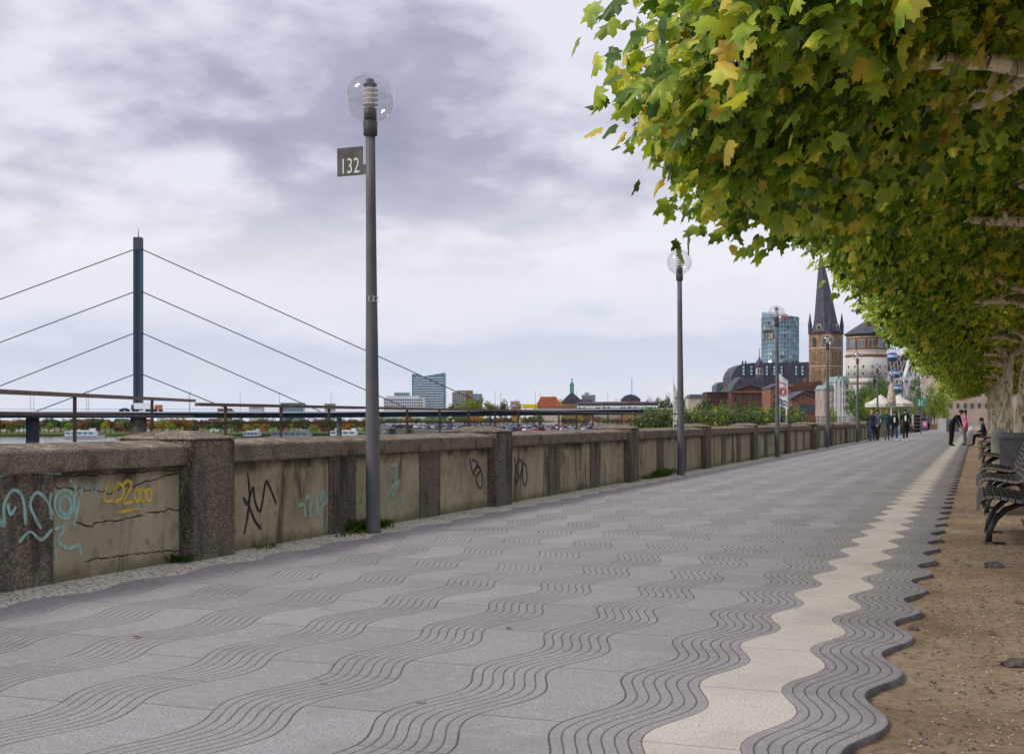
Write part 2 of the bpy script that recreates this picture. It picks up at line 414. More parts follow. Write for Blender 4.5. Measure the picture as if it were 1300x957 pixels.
mb = MB(); mb.add([(-9000, -300, -8), (9000, -300, -8), (9000, 14000, -8), (-9000, 14000, -8)], [(0, 1, 2, 3)]); struct('river', mb, 'water')
def slab(name, pts, z, mat):               # pts in (pixel x, distance)
    mb = MB(); q = [P(x, 0, d) for x, d in pts]; mb.prism([(p.x, p.y) for p in q], 'z', -12, z)
    return struct(name, mb, mat)
slab('far_bank', [(-400, 690), (300, 700), (470, 735), (474, 7000), (-3000, 7000)], -6.6, 'grass')
slab('riverside_parking_ground', [(484, 640), (560, 450), (700, 400), (830, 438), (1300, 440), (1300, 7000), (474.5, 7000)], -3.0, 'asphalt')
slab('old_town_quay', [(800, 190), (890, 130), (1010, 122), (1160, 235), (1120, 438), (830, 438)], -3.2, 'terrace')
slab('old_town_ground', [(935, 268), (1160, 261), (1500, 264), (1700, 6500), (960, 6500)], -.6, 'asphalt')

# ------------------------------------------------------------------ wall
WX = -6.1
wall = empty('promenade_wall', (WX, 0, 0), 0, 'long low concrete wall along the promenade with stained panels and darker square pillars', 'wall')
def B2(): return MB()
core = MB().box(-.42, -.03, -11.9, 190, -.1, .80); core.build('core', 'rough', wall)
def pillar_mesh():
    m = MB(); m.box(-.62, .17, -.35, .35, -.1, .995); return m
pillar_y = [9.02 + 6.9 * k for k in range(-3, 27)]
panels = {}
for k, py in enumerate(pillar_y):
    big = abs(py - 50.4) < 1
    m = MB(); m.box(-.62, .13 + (.12 if big else 0), -.31, .31, -.1, .985)
    po = m.build('pillar', 'rough', wall, bevel=.022); po.location = (0, py, 0)
    c = MB(); w = .008 if not big else .1
    a0, a1, b0, b1 = -.62 - w, .13 + w, -.31 - w, .31 + w
    vs = [(a0, b0, .985), (a1, b0, .985), (a1, b1, .985), (a0, b1, .985), (a0, b0, 1.002), (a1, b0, 1.002), (a1, b1, 1.002), (a0, b1, 1.002),
          (a0 + .2, b0 + .2, 1.058), (a1 - .2, b0 + .2, 1.058), (a1 - .2, b1 - .2, 1.058), (a0 + .2, b1 - .2, 1.058)]
    fs = [(0, 3, 2, 1), (0, 1, 5, 4), (1, 2, 6, 5), (2, 3, 7, 6), (3, 0, 4, 7), (4, 5, 9, 8), (5, 6, 10, 9), (6, 7, 11, 10), (7, 4, 8, 11), (8, 9, 10, 11)]
    c.add(vs, fs); c.build('pillar_cap', 'cope', po, bevel=.014)
    if k == len(pillar_y) - 1: break
    y = py + .31; y_end = pillar_y[k + 1] - .31
    seg = [('p', 1.90), ('r', .57), ('p', 1.63), ('r', .58)]; pos = y; segs = []
    for t_, w_ in seg: segs.append((t_, pos, pos + w_)); pos += w_
    segs.append(('p', pos, y_end))
    if k == 2:      # the bay just left of the near pillar ends in a wider rough strip and one plain panel
        segs = [('p', y, y + 1.3), ('r', y + 1.3, y + 1.9), ('p', y + 1.9, y_end - 3.3 ), ('r', y_end - 3.3, 7.2), ('p', 7.2, y_end)]
    for t_, a, b in segs:
        if t_ == 'p':
            o = MB().box(-.032, .0, a + .006, b - .006, -.1, .785).build('panel', 'panel', wall, bevel=.006); panels[(a, b)] = o
        else: MB().box(-.032, .014, a + .002, b - .002, -.1, .785).build('rough_strip', 'rough', wall, bevel=.008)
    ln = (y_end - y) / 2
    for j in range(2):
        a, b = y + j * ln + .004, y + (j + 1) * ln - .004
        prof = [(.075, .785), (.082, .80), (.075, .925), (.06, .94), (-.22, .985), (-.44, .975), (-.50, .93), (-.50, .79), (-.40, .785)]
        c = MB(); n = 14; vs = []
        for i in range(n + 1):
            yy = a + (b - a) * i / n
            for (px, pz) in prof:
                q = .006 * noise.noise(Vector((px * 3, yy * 2.3, pz * 3 + j))); vs.append((px + q, yy, pz + q * .9))
        L = len(prof)
        fs = [(i * L + q, i * L + (q + 1) % L, (i + 1) * L + (q + 1) % L, (i + 1) * L + q) for i in range(n) for q in range(L)]
        fs += [tuple(range(L - 1, -1, -1)), tuple(n * L + q for q in range(L))]
        c.add(vs, fs); c.build('coping', 'cope', wall)
def strokes(name, mat, lines, rad, ox, oy, sc, parent=None, proud=.004, X=WX, smooth_=True):
    mb = MB()
    for ln in lines:
        pts = [on_plane(ox + a / sc, oy + b / sc, X) for a, b in ln]
        if smooth_ and len(pts) > 2:
            q = []
            ext = [pts[0]] + pts + [pts[-1]]
            for i in range(1, len(ext) - 2):
                p0, p1, p2, p3 = ext[i - 1:i + 3]
                for s in range(5):
                    t = s / 5; q.append(.5 * ((2 * p1) + (p2 - p0) * t + (2 * p0 - 5 * p1 + 4 * p2 - p3) * t * t + (3 * p1 - p0 - 3 * p2 + p3) * t ** 3))
            pts = q + [pts[-1]]
        w = []
        for i, p in enumerate(pts):
            a = pts[max(0, i - 1)]; b = pts[min(len(pts) - 1, i + 1)]; t = Vector((0, b.y - a.y, b.z - a.z)).normalized()
            nn = Vector((0, -t.z, t.y)); r = rad * (1 + (.45 if smooth_ else .9) * noise.noise(p * (9 if smooth_ else 17))) * (1 if 0 < i < len(pts) - 1 else .55)
            w.append((p + nn * r, p - nn * r))
        vs = []
        for a, b in w:
            for q in (a, b): vs.append((proud, q.y, q.z)); 
        L = len(w); n0 = len(vs)
        fs = [(2 * i, 2 * i + 2, 2 * i + 3, 2 * i + 1) for i in range(L - 1)]
        back = [(0.0005, v[1], v[2]) for v in vs]
        fs2 = [(2 * i, 2 * i + n0, 2 * i + 2 + n0, 2 * i + 2) for i in range(L - 1)] + [(2 * i + 1, 2 * i + 3, 2 * i + 3 + n0, 2 * i + 1 + n0) for i in range(L - 1)]
        mb.add(vs + back, fs + fs2); proud += .0002
    o = mb.build(name, mat, parent or wall); return o
def panel_at(xp, yp=600):
    y = on_plane(xp, yp, WX).y
    for (a, b), o in panels.items():
        if a <= y <= b: return o
    return wall
def circ(cx, cy, rx, ry, n=9): return [(cx + rx * math.cos(2 * PI * i / n - 1.3), cy + ry * math.sin(2 * PI * i / n - 1.3)) for i in range(n + 1)]
S1 = (0, 440, 2.815); S2 = (300, 440, 3.418); S3 = (600, 440, 3.94)
tag(strokes('graffiti', 'paint_yellow', [[(388, 480), (374, 520), (372, 548), (386, 553), (402, 546)], [(408, 490), (402, 560)], [(416, 484), (411, 556)], [(416, 484), (440, 500), (436, 535), (411, 556)],
    [(440, 492), (455, 477), (468, 495), (452, 530), (442, 556), (474, 554)], circ(489, 530, 10, 22), circ(509, 530, 10, 22), circ(530, 530, 10, 22),
    [(568, 480), (558, 538)], [(554, 553), (553, 562)], [(410, 592), (450, 586), (497, 578)]], .011, *S1, parent=panel_at(150)), 'yellow sprayed lettering on the cracked panel')
pl = panel_at(60)
tag(strokes('graffiti', 'paint_turq', [[(-40, 560), (-20, 600), (5, 640), (8, 560), (40, 512), (74, 540), (85, 640)], [(20, 560), (30, 600), (50, 570)], [(140, 650), (118, 610), (100, 560), (125, 520), (160, 550), (182, 600)],
    [(176, 520), (170, 570), (178, 620)], [(60, 700), (100, 660), (140, 690), (180, 650)], [(-30, 470), (30, 452), (120, 448), (210, 452)]], 0.0115, *S1, proud=.019), 'turquoise sprayed scrawl on the rough strip')
tag(strokes('graffiti', 'paint_turq', [circ(230, 562, 36, 50, 12), circ(232, 566, 22, 32, 12), [(245, 475), (268, 500), (262, 560)], [(292, 500), (280, 560), (262, 640)], [(322, 525), (345, 488)], [(333, 523), (358, 486)],
    [(192, 652), (230, 645), (205, 690), (240, 720), (280, 710), (288, 745)], [(190, 700), (200, 760)]], .0115, *S1, parent=panel_at(90)), 'turquoise loop sprayed on the cracked panel')
tag(strokes('graffiti', 'paint_black', [[(48, 545), (57, 640), (50, 720), (34, 812)], [(30, 652), (48, 682), (72, 610), (80, 670), (104, 712), (126, 592), (140, 600), (174, 684)], [(55, 690), (80, 755), (108, 792)]], .0135, *S2, parent=panel_at(330)), 'thick black brushed tag')
tag(strokes('graffiti', 'paint_turq', [[(282, 575), (285, 640)], [(268, 690), (292, 686), (300, 740)], [(300, 665), (318, 650), (320, 750)], [(348, 630), (350, 690), (353, 742)], [(370, 686), (363, 640), (384, 636), (388, 676), (368, 690), (366, 735)], [(373, 740), (374, 782)]], .015, *S2, parent=panel_at(400)), 'small turquoise lettering')
tag(strokes('graffiti', 'paint_turq', [[(578, 530), (588, 560), (576, 580)], [(668, 522), (692, 514), (688, 572), (670, 540)], [(655, 645), (680, 602), (706, 580), (690, 622)], [(664, 620), (682, 650), (690, 690)], [(706, 655), (720, 650), (724, 710)], [(656, 655), (662, 712)], [(572, 660), (584, 700)]], .014, *S2, parent=panel_at(500)), 'turquoise scribble behind the lamp post')
tag(strokes('graffiti', 'paint_black', [[(1013, 485), (1020, 530), (1036, 562)], [(1022, 490), (1046, 505), (1030, 545), (1050, 518), (1068, 568), (1064, 612), (1050, 606), (1040, 572), (1056, 540)]], .013, *S2, parent=panel_at(605)), 'looping black tag beside the pillar')
tag(strokes('graffiti', 'paint_black', [[(207, 548), (214, 600), (236, 652), (246, 602), (240, 568), (222, 580), (213, 640), (212, 682), (232, 660)], [(250, 583), (268, 600), (271, 660), (258, 697), (249, 650), (252, 600)]], .015, *S3, parent=panel_at(665)), 'black double loop tag')
def jag(a, b, n=16, amp=5, sd=1):
    r = random.Random(sd); return [(a[0] + (b[0] - a[0]) * i / n, a[1] + (b[1] - a[1]) * i / n + r.uniform(-amp, amp)) for i in range(n + 1)]
strokes('crack', 'crack', [jag((195, 500), (395, 520), 18, 8, 1) + jag((400, 515), (640, 450), 14, 6, 2), jag((262, 622), (330, 648), 6, 4, 3) + jag((336, 632), (515, 604), 14, 4, 4), jag((520, 590), (655, 578), 10, 6, 5)], .0042, *S1, parent=panel_at(150), proud=.002, smooth_=False)
strokes('crack', 'crack', [jag((300, 765), (470, 740), 14, 5, 6), jag((470, 742), (640, 728), 14, 5, 7), jag((205, 465), (640, 440), 20, 5, 9)], .0036, *S1, parent=panel_at(150), proud=.002, smooth_=False)

# weeds at the wall foot
def weeds(spots, name, label):
    mb = MB(); r = random.Random(3)
    for (wx, wy, sp, n, h) in spots:
        for i in range(n):
            x = wx + r.uniform(-.05, .09); y = wy + r.gauss(0, sp); a = r.uniform(0, 2 * PI); l = r.uniform(.4, 1) * h; w = .012 + .012 * r.random()
            dx, dy = math.cos(a) * l * .6, math.sin(a) * l * .6
            mb.add([(x, y, 0), (x + dx * .5 - dy * .1 - w, y + dy * .5 + w, l * .6), (x + dx, y + dy, l * r.uniform(.5, 1)), (x + dx * .5 + w, y + dy * .5 - w, l * .55)], [(0, 1, 2, 3)])
    return tag(mb.build(name, 'leaf_green'), label, 'weeds', None, 'stuff')
weeds([(-6.02, 11.75, .13, 260, .16), (-6.02, 12.15, .12, 160, .12), (-5.9, 11.5, .3, 60, .07), (-6.05, 8.62, .05, 60, .10), (-6.0, 9.9, .1, 40, .05)], 'weeds', 'green weeds growing at the foot of the wall beside the nearest lamp post')
weeds([(-6.02, 25.2, .35, 260, .2), (-6.02, 24.2, .3, 80, .1)], 'weeds', 'green weeds at the wall foot beside the second lamp post')

# ------------------------------------------------------------------ street lamps
def make_lamp():
    t = empty('street_lamp', (0, 0, 0))
    MB().lathe([(.082, 0), (.080, .03), (.0735, .05), (.0715, 1.0), (.064, 1.9), (.056, 2.6), (.051, 3.4), (.050, 4.06)], 20).build('pole', 'lamp_grey', t, True)
    MB().lathe([(.052, 4.05), (.072, 4.06), (.074, 4.20), (.055, 4.21), (.05, 4.24)], 20).build('collar', 'lamp_dark', t, True)
    g = MB(); g.sphere((0, 0, 4.44), .258, 32); g.build('globe', 'globe', t, True)
    h = MB(); h.lathe([(.066, 4.22), (.066, 4.33), (.05, 4.335)], 16); 
    b = h.build('lamp_head', 'lamp_dark', t, True); h = MB()
    h.lathe([(.05, 4.56), (.07, 4.565), (.07, 4.585), (.045, 4.60), (.042, 4.63), (.02, 4.64)], 16)
    h.build('lamp_cap', 'lamp_dark', b, True)
    l = MB(); l.lathe([(.04, 4.335), (.04, 4.56)], 12)
    l.build('lamp_tube', 'off_white', b, True)
    for i in range(4): l = MB(); l.lathe([(.045, 4.36 + i * .05), (.082, 4.37 + i * .05), (.082, 4.376 + i * .05), (.04, 4.392 + i * .05)], 16); l.build('louvre', 'off_white', b, True)
    return t
def number_sign(t, txt):
    m = MB(); m.box(-.38, -.09, -.008, .008, 3.665, 3.955); s = m.build('number_sign', 'sign_grey', t)
    MB().box(-.089, -.045, -.007, .007, 3.67, 3.77).build('bracket', 'sign_grey', s)
    o = text_mesh(txt, .195, 'off_white', 'number', s, (-.232, -.011, 3.755), (R(90), 0, 0)); o.scale = (.78, 1.15, 1)
    return s
lamp0 = make_lamp(); lamps_y = [11.6 + .0] + [11.6 + 13.95 * k for k in range(1, 15)]; lamps_y[1] = 25.9
for k, ly in enumerate(lamps_y):
    t = lamp0 if k == 0 else copy_tree(lamp0)
    t.location = (-5.79, ly, 0); t.rotation_euler = (0, R(-.45) if k < 3 else 0, 0)
    lab = ['grey lamp post with clear globe and the number plate 132, nearest to the viewer', 'grey lamp post with clear globe and no number plate, second along the wall',
           'grey lamp post with clear globe and the number plate 128, third along the wall'] + ['slim grey globe lamp post, %s from the viewer along the wall' % ORD[q] for q in range(3, 16)]
    tag(t, lab[k], 'street lamp', 'globe lamp posts along the promenade wall')
lamp_objs = [o for o in COL.objects if o.name.startswith('street_lamp')]
number_sign(lamp_objs[0], '132'); number_sign(lamp_objs[2], '128')
# stencil digits on the first post, wrapped on its surface
o = text_mesh('132', .085, 'off_white', 'post_number', lamp_objs[0], (.045, -.057, 2.38), (R(90), 0, R(38)), .001)

# ------------------------------------------------------------------ railing behind the wall
def railing(pts, ztop, zlow, spacing, label, zt2=None, at=None):
    A, Bp = Vector(pts[0]), Vector(pts[1]); L = (Bp - A).length; ang = math.atan2(Bp.y - A.y, Bp.x - A.x)
    t = empty('railing', A, ang, label, 'railing', 'dark railings behind the wall')
    zt2 = zt2 or ztop
    MB().add([(0, -.035, ztop - .045), (L, -.035, zt2 - .045), (L, .035, zt2 - .045), (0, .035, ztop - .045), (0, -.035, ztop), (L, -.035, zt2), (L, .035, zt2), (0, .035, ztop)],
             [(0, 3, 2, 1), (4, 5, 6, 7), (0, 1, 5, 4), (1, 2, 6, 5), (2, 3, 7, 6), (3, 0, 4, 7)]).build('top_rail', 'rail_top', t)
    MB().box(0, L, -.014, .014, zlow - .016, zlow + .016).build('lower_rail', 'rail_iron', t)
    MB().box(0, L, -.016, .016, zlow - .72, zlow - .68).build('bottom_rail', 'rail_iron', t)
    xs = at or [.7 + i * spacing for i in range(max(2, int(L / spacing))) if .7 + i * spacing < L]
    pm = None
    for x in xs:
        if pm is None: pm = MB().box(-.011, .011, -.019, .019, 0, ztop - .045).build('post', 'rail_iron', t); o = pm
        else: o = pm.copy(); COL.objects.link(o)
        o.parent = t; o.location = (x, 0, 0); o.scale = (1, 1, (ztop + (zt2 - ztop) * x / L - .045) / (ztop - .045))
    return t
Y0 = on_plane(250, 511, -10).y
def seg_at(a, b, xp):
    best = (1e9, 0)
    for i in range(1001):
        p = a.lerp(b, i / 1000); px = CX + F * (p.x * CS + p.y * SN) / (-p.x * SN + p.y * CS)
        best = min(best, (abs(px - xp), i / 1000))
    return best[1] * (b - a).xy.length
a = P(-80, 0, 10.4); b = P(246, 0, 21.5)
a.z = b.z = -.02
railing([(a.x, a.y, 0), (b.x, b.y, 0)], 1.43, 1.21, 2.6, 'dark metal railing angled away behind the wall, at the left of the bridge pylon', 1.50, at=[seg_at(a, b, q) for q in (-10, 95, 193)])
railing([(-10, Y0, 0), (-10, Y0 + 92, 0)], 1.385, 1.11, 1.52, 'long dark metal railing running straight behind the wall towards the old town')
a = P(246, 0, 21.5)
mb = MB(); q = [P(-300, 0, 9.5), P(-300, 0, 24), P(300, 0, 24), P(300, 0, 20)]
struct('stair_landing', MB().prism([(-10.6, 2), (-10.6, 26), (-19, 26), (-19, 2)], 'z', -12, -.04), 'terrace')

# ------------------------------------------------------------------ benches
def make_bench():
    t = empty('park_bench', (0, 0, 0)); L = 1.9
    prof = [(-.005, .355), (.0, .405), (.03, .445), (.09, .462), (.155, .462), (.22, .452), (.285, .44), (.35, .428), (.415, .422), (.475, .437), (.52, .48), (.55, .54), (.575, .605), (.598, .67), (.622, .735), (.648, .80), (.672, .862)]
    def slats(rng_, name):
        m = MB()
        for i in rng_:
            p = Vector((prof[i][0], 0, prof[i][1])); a = prof[max(0, i - 1)]; b = prof[min(len(prof) - 1, i + 1)]
            tt = Vector((b[0] - a[0], 0, b[1] - a[1])).normalized(); n = Vector((-tt.z, 0, tt.x))
            hw = .0285; th = .016
            if i == 0: hw = .022
            c = [p + tt * hw - n * th, p + tt * hw + n * th * .7, p + tt * hw * .8 + n * th, p - tt * hw * .8 + n * th, p - tt * hw + n * th * .7, p - tt * hw - n * th]
            m.cur = 0
            k = len(c); vs = [(q.x, 0, q.z) for q in c] + [(q.x, L, q.z) for q in c]
            m.add(vs, [(j, (j + 1) % k, (j + 1) % k + k, j + k) for j in range(k)])
            m.cur = 1; m.add(vs, [tuple(range(k - 1, -1, -1)), tuple(range(k, 2 * k))])
        return m.build(name, ['wood', 'wood_end'], t)
    slats(range(0, 9), 'seat'); slats(range(9, 17), 'backrest')
    for y in (.32, L - .32):
        m = MB(); m.tube([(.50, y, .40), (.36, y, .385), (.24, y, .33), (.15, y, .24), (.10, y, .13), (.085, y, .02)], [.017, .018, .019, .02, .02, .022], 8, squash=1.4); m.box(.05, .24, y - .025, y + .025, -.04, .02); m.build('leg', 'iron', t, True)
        m = MB(); m.tube([(.44, y, .40), (.52, y, .32), (.60, y, .2), (.65, y, .1), (.67, y, .02)], [.018] * 5, 8, squash=1.4); m.box(.58, .75, y - .025, y + .025, -.04, .02); m.build('leg', 'iron', t, True)
        m = MB(); m.tube([(p[0] + .012, y, p[1] - .028) for p in prof[1:10]] + [(p[0] + .028, y, p[1]) for p in prof[10:]], .013, 6); m.build('support_frame', 'iron', t, True)
    MB().tube([(.42, .3, .15), (.42, L - .3, .15)], .012, 6).build('stretcher', 'iron', t)
    return t
bench0 = make_bench()
by = [(12.6, 'front bench of dark slats with curved iron legs, cut by the right edge'), (16.6, 'second slatted bench from the front, just behind the front bench'), (20.2, 'third slatted bench from the front with its curved back in view'),
      (28.2, 'slatted bench next to the near side of the round planter'), (36.5, 'slatted bench beyond the round planter'), (44.8, 'slatted bench in front of the bench where people sit'), (59.5, 'far slatted bench with people sitting on it')]
for k, (yy, lab) in enumerate(by):
    o = bench0 if k == 0 else copy_tree(bench0)
    o.location = (.02 + .015 * k, yy, -.035); o.rotation_euler = (0, 0, R([0, .8, -.6, .4, 0, 1, 0][k])); tag(o, lab, 'bench', 'slatted park benches')
# planter & bin
t = empty('planter', (.95, 25.0, -.05), 0, 'large round dark grey planter beside the benches', 'planter')
MB().lathe([(.50, 0), (.55, .05), (.56, .84), (.58, .85), (.60, .87), (.60, .945), (.57, .96), (.50, .95), (.50, .86)], 36).build('bowl', 'planter', t, True)
MB().lathe([(.50, .84), (.3, .88), (.1, .9)], 20).build('soil', 'stone', t)
t = empty('litter_bin', (.52, 34.2, -.05), 0, 'narrow grey litter bin standing in front of the plane tree trunks', 'litter bin')
MB().lathe([(.17, .05), (.18, .08), (.18, .88), (.19, .9), (.19, .95), (.12, .99)], 20).build('bin_body', 'concrete', t, True)
MB().lathe([(.1, .0), (.1, .06)], 12).build('foot', 'iron', t)
# stones and fallen leaves on the sand
def rock(x, y, s, sd, label):
    r = random.Random(sd); m = MB(); m.sphere((0, 0, 0), 1, 10)
    m.v = [tuple(Vector(v) * (1 + .45 * noise.noise(Vector(v) * 1.7 + Vector((sd, 0, 0))))) for v in m.v]
    m.v = [(v[0] * s[0], v[1] * s[1], max(-.5, min(.8, v[2])) * s[2]) for v in m.v]
    return tag(m.build('stone', 'stone', None, False, (x, y, sandz(x, y) + .01)), label, 'stone', 'dark stones on the sand')
def sandpt(x, y):
    d = F * (CH + .055) / (y - HY); return P(x, y, d)
p = sandpt(1262, 722); rock(p.x, p.y, (.085, .06, .045), 1, 'dark flat stone on the sand below the front bench')
p = sandpt(1292, 850); rock(p.x, p.y, (.07, .05, .035), 2, 'dark stone at the bottom right on the sand, nearest the viewer')
p = sandpt(1160, 806); rock(p.x, p.y, (.03, .022, .02), 5, 'small dark pebble against the wavy paving edge')
def fallen(n=520):
    m = MB(); r = random.Random(9)
    for i in range(n):
        y = 5 + 30 * r.random() ** 1.4
        if r.random() < .93: x = r.uniform(-.2, 1.8); z = sandz(x, y) + .012
        else: x = r.uniform(-5.9, -.5); z = .004
        a = r.uniform(0, 6.28); s = r.choice([r.uniform(.008, .02), r.uniform(.008, .02), r.uniform(.02, .055)]) * (1 if x > -.3 else .6); q = [(math.cos(a + b) * s * l, math.sin(a + b) * s * l) for b, l in ((0, 1), (1, .45), (1.7, .9), (2.5, .4), (3.3, .8), (4.2, .45), (4.7, .9), (5.4, .4))]
        m.add([(x + u, y + v, z + r.uniform(0, .012)) for u, v in q], [tuple(range(8))])
    return tag(m.build('fallen_leaves', 'leaf_russet'), 'small brown fallen leaves scattered over the sand and paving', 'fallen leaves', None, 'stuff')
fallen()
def gravel(n=6000):
    m = MB(); r = random.Random(19)
    for i in range(n):
        y = 4.6 + 16 * r.random() ** 1.5; x = r.uniform(-.28, 2.2)
        if x < -.34 + .07 * math.cos(2 * PI * y) + .02: continue
        s = r.uniform(.003, .010) * (1.6 if r.random() < .06 else 1); z = sandz(x, y) + s * .25
        m.cur = r.choice([0, 1, 1, 2]); a = r.uniform(0, 6); c, d_ = math.cos(a) * s, math.sin(a) * s
        m.add([(x + c, y + d_, z), (x - d_, y + c, z), (x - c, y - d_, z), (x + d_, y - c, z), (x + .2 * c, y, z + s * .8)], [(0, 1, 4), (1, 2, 4), (2, 3, 4), (3, 0, 4)])
    return tag(m.build('gravel', ['terrace', 'stone', 'paint_sand']), 'fine gravel scattered on the sand strip', 'gravel', None, 'stuff')
gravel()
p = sandpt(1235, 668); r_ = MB(); 
r_.add([(-.12, 0, 0), (-.04, .035, .012), (.02, .02, .02), (.12, .0, .01), (.05, -.03, .018), (-.03, -.035, .01)], [(0, 1, 2, 3, 4, 5)])
tag(r_.build('fallen_leaf', 'leaf_yellow', None, False, (p.x, p.y, sandz(p.x, p.y) + .02)), 'single yellow fallen leaf lying on the sand by the front bench leg', 'leaf')

# ------------------------------------------------------------------ plane trees
LEAF = []
_l = [(0, .02), (.14, -.06), (.24, .03), (.42, .0), (.38, .13), (.34, .22), (.50, .30), (.58, .52), (.40, .50), (.24, .54), (.20, .68), (.22, .80), (.08, .84), (0, 1.0)]
out = _l + [(-x, y) for x, y in _l[-2:0:-1]]
LV = np.array([(x, y - .05, -.30 * abs(x) + -.22 * max(0, y - .3) ** 1.5 + .05 * math.sin(9 * y + 5 * x)) for x, y in out] + [(0, .28, .03)])
LF = [(i, (i + 1) % len(out), len(out)) for i in range(len(out))]
def leaf_mesh(name, P0, N0, Tip, S, mat):
    n = len(P0); k = len(LV)
    N0 = N0 / np.linalg.norm(N0, axis=1)[:, None]
    Tip = Tip - (Tip * N0).sum(1)[:, None] * N0; Tip /= np.linalg.norm(Tip, axis=1)[:, None]
    Sx = np.cross(Tip, N0)
    wx = rng.uniform(.68, 1.08, (n, 1, 1)); fz = rng.uniform(.2, 2.3, (n, 1, 1))
    V = P0[:, None, :] + S[:, None, None] * (LV[None, :, 0, None] * wx * Sx[:, None, :] + LV[None, :, 1, None] * Tip[:, None, :] + LV[None, :, 2, None] * fz * N0[:, None, :])
    V = V.reshape(-1, 3); Fa = (np.array(LF)[None] + (np.arange(n) * k)[:, None, None]).reshape(-1, 3)
    me = bpy.data.meshes.new(name); me.vertices.add(len(V)); me.vertices.foreach_set('co', V.ravel().astype(np.float32))
    me.loops.add(Fa.size); me.loops.foreach_set('vertex_index', Fa.ravel().astype(np.int32))
    me.polygons.add(len(Fa)); me.polygons.foreach_set('loop_start', np.arange(0, Fa.size, 3).astype(np.int32))
    me.polygons.foreach_set('loop_total', np.full(len(Fa), 3, dtype=np.int32)); me.materials.append(M[mat]); me.update(calc_edges=True)
    return me
LOW = [0]
def crown_leaves(rs, nclust, per, spread, size, hy=3.75):
    """umbrella crown in tree-local coordinates: x -3.4..3.0, y +-3.6, drooping rim"""
    pts = []
    while len(pts) < nclust:
        x = rs.uniform(-3.6, 3.1); y = rs.uniform(-hy, hy)
        rr = (abs(x + .22) / 3.4) ** 3.2 + (abs(y) / hy) ** (3.2 if hy < 4 else 6)
        if rr > (.87 if LOW[0] > 0 else 1): continue
        e = rr ** .5
        dl = max(0, (-x - .6) / 2.8); dr = max(0, (x - .8) / 2.4)
        zb = 4.85 - (1.15 + LOW[0]) * min(1, dl) ** .9 - .35 * dr - .15 * (abs(y) / hy) ** 3 + .30 * noise.noise(Vector((x * .9, y * .9, rs.integers(0, 2) * 0 + 2.2)))
        zt = 6.7 - 1.7 * rr
        u = rs.random()
        # dense lower shell and rim, sparser inside
        if rs.random() < .55: z = zb + abs(rs.normal(0, .30))
        else: z = zb + u * (zt - zb)
        if rr < .5 and rs.random() < .35: continue
        pts.append((x, y, z, rr))
    C = np.array(pts); idx = np.repeat(np.arange(len(C)), per)
    off = np.clip(rs.normal(0, spread, (len(idx), 3)), -spread * 1.9, spread * 1.9); off[:, 2] *= .8
    Pn = C[idx, :3] + off
    outd = np.stack([Pn[:, 0] * .5, Pn[:, 1] * (.5 if hy < 4 else .12), (Pn[:, 2] - 4.4) * .35], 1); outd /= (np.linalg.norm(outd, axis=1)[:, None] + 1e-6)
    N = outd * .8 + np.array([0, 0, .75]) + rs.normal(0, .5, Pn.shape)
    Tp = outd * .55 + np.array([0, 0, -.85]) + rs.normal(0, .45, Pn.shape)
    S = size * rs.uniform(.45, 1.4, len(Pn))
    return Pn, N, Tp, S, C
def limb(m, p, q, r0, r1, rs, wob=.12, n=9):
    p, q = Vector(p), Vector(q); pts = []; rad = []
    for i in range(n + 1):
        t = i / n; v = p.lerp(q, t); w = wob * math.sin(PI * t)
        v += Vector((rs.normal(0, w * .5), rs.normal(0, w * .6), rs.normal(0, w * .5) + .16 * math.sin(PI * t))); pts.append(v); rad.append((r0 + (r1 - r0) * t) * (1 + .12 * rs.normal()))
    m.tube(pts, rad, 9); return pts
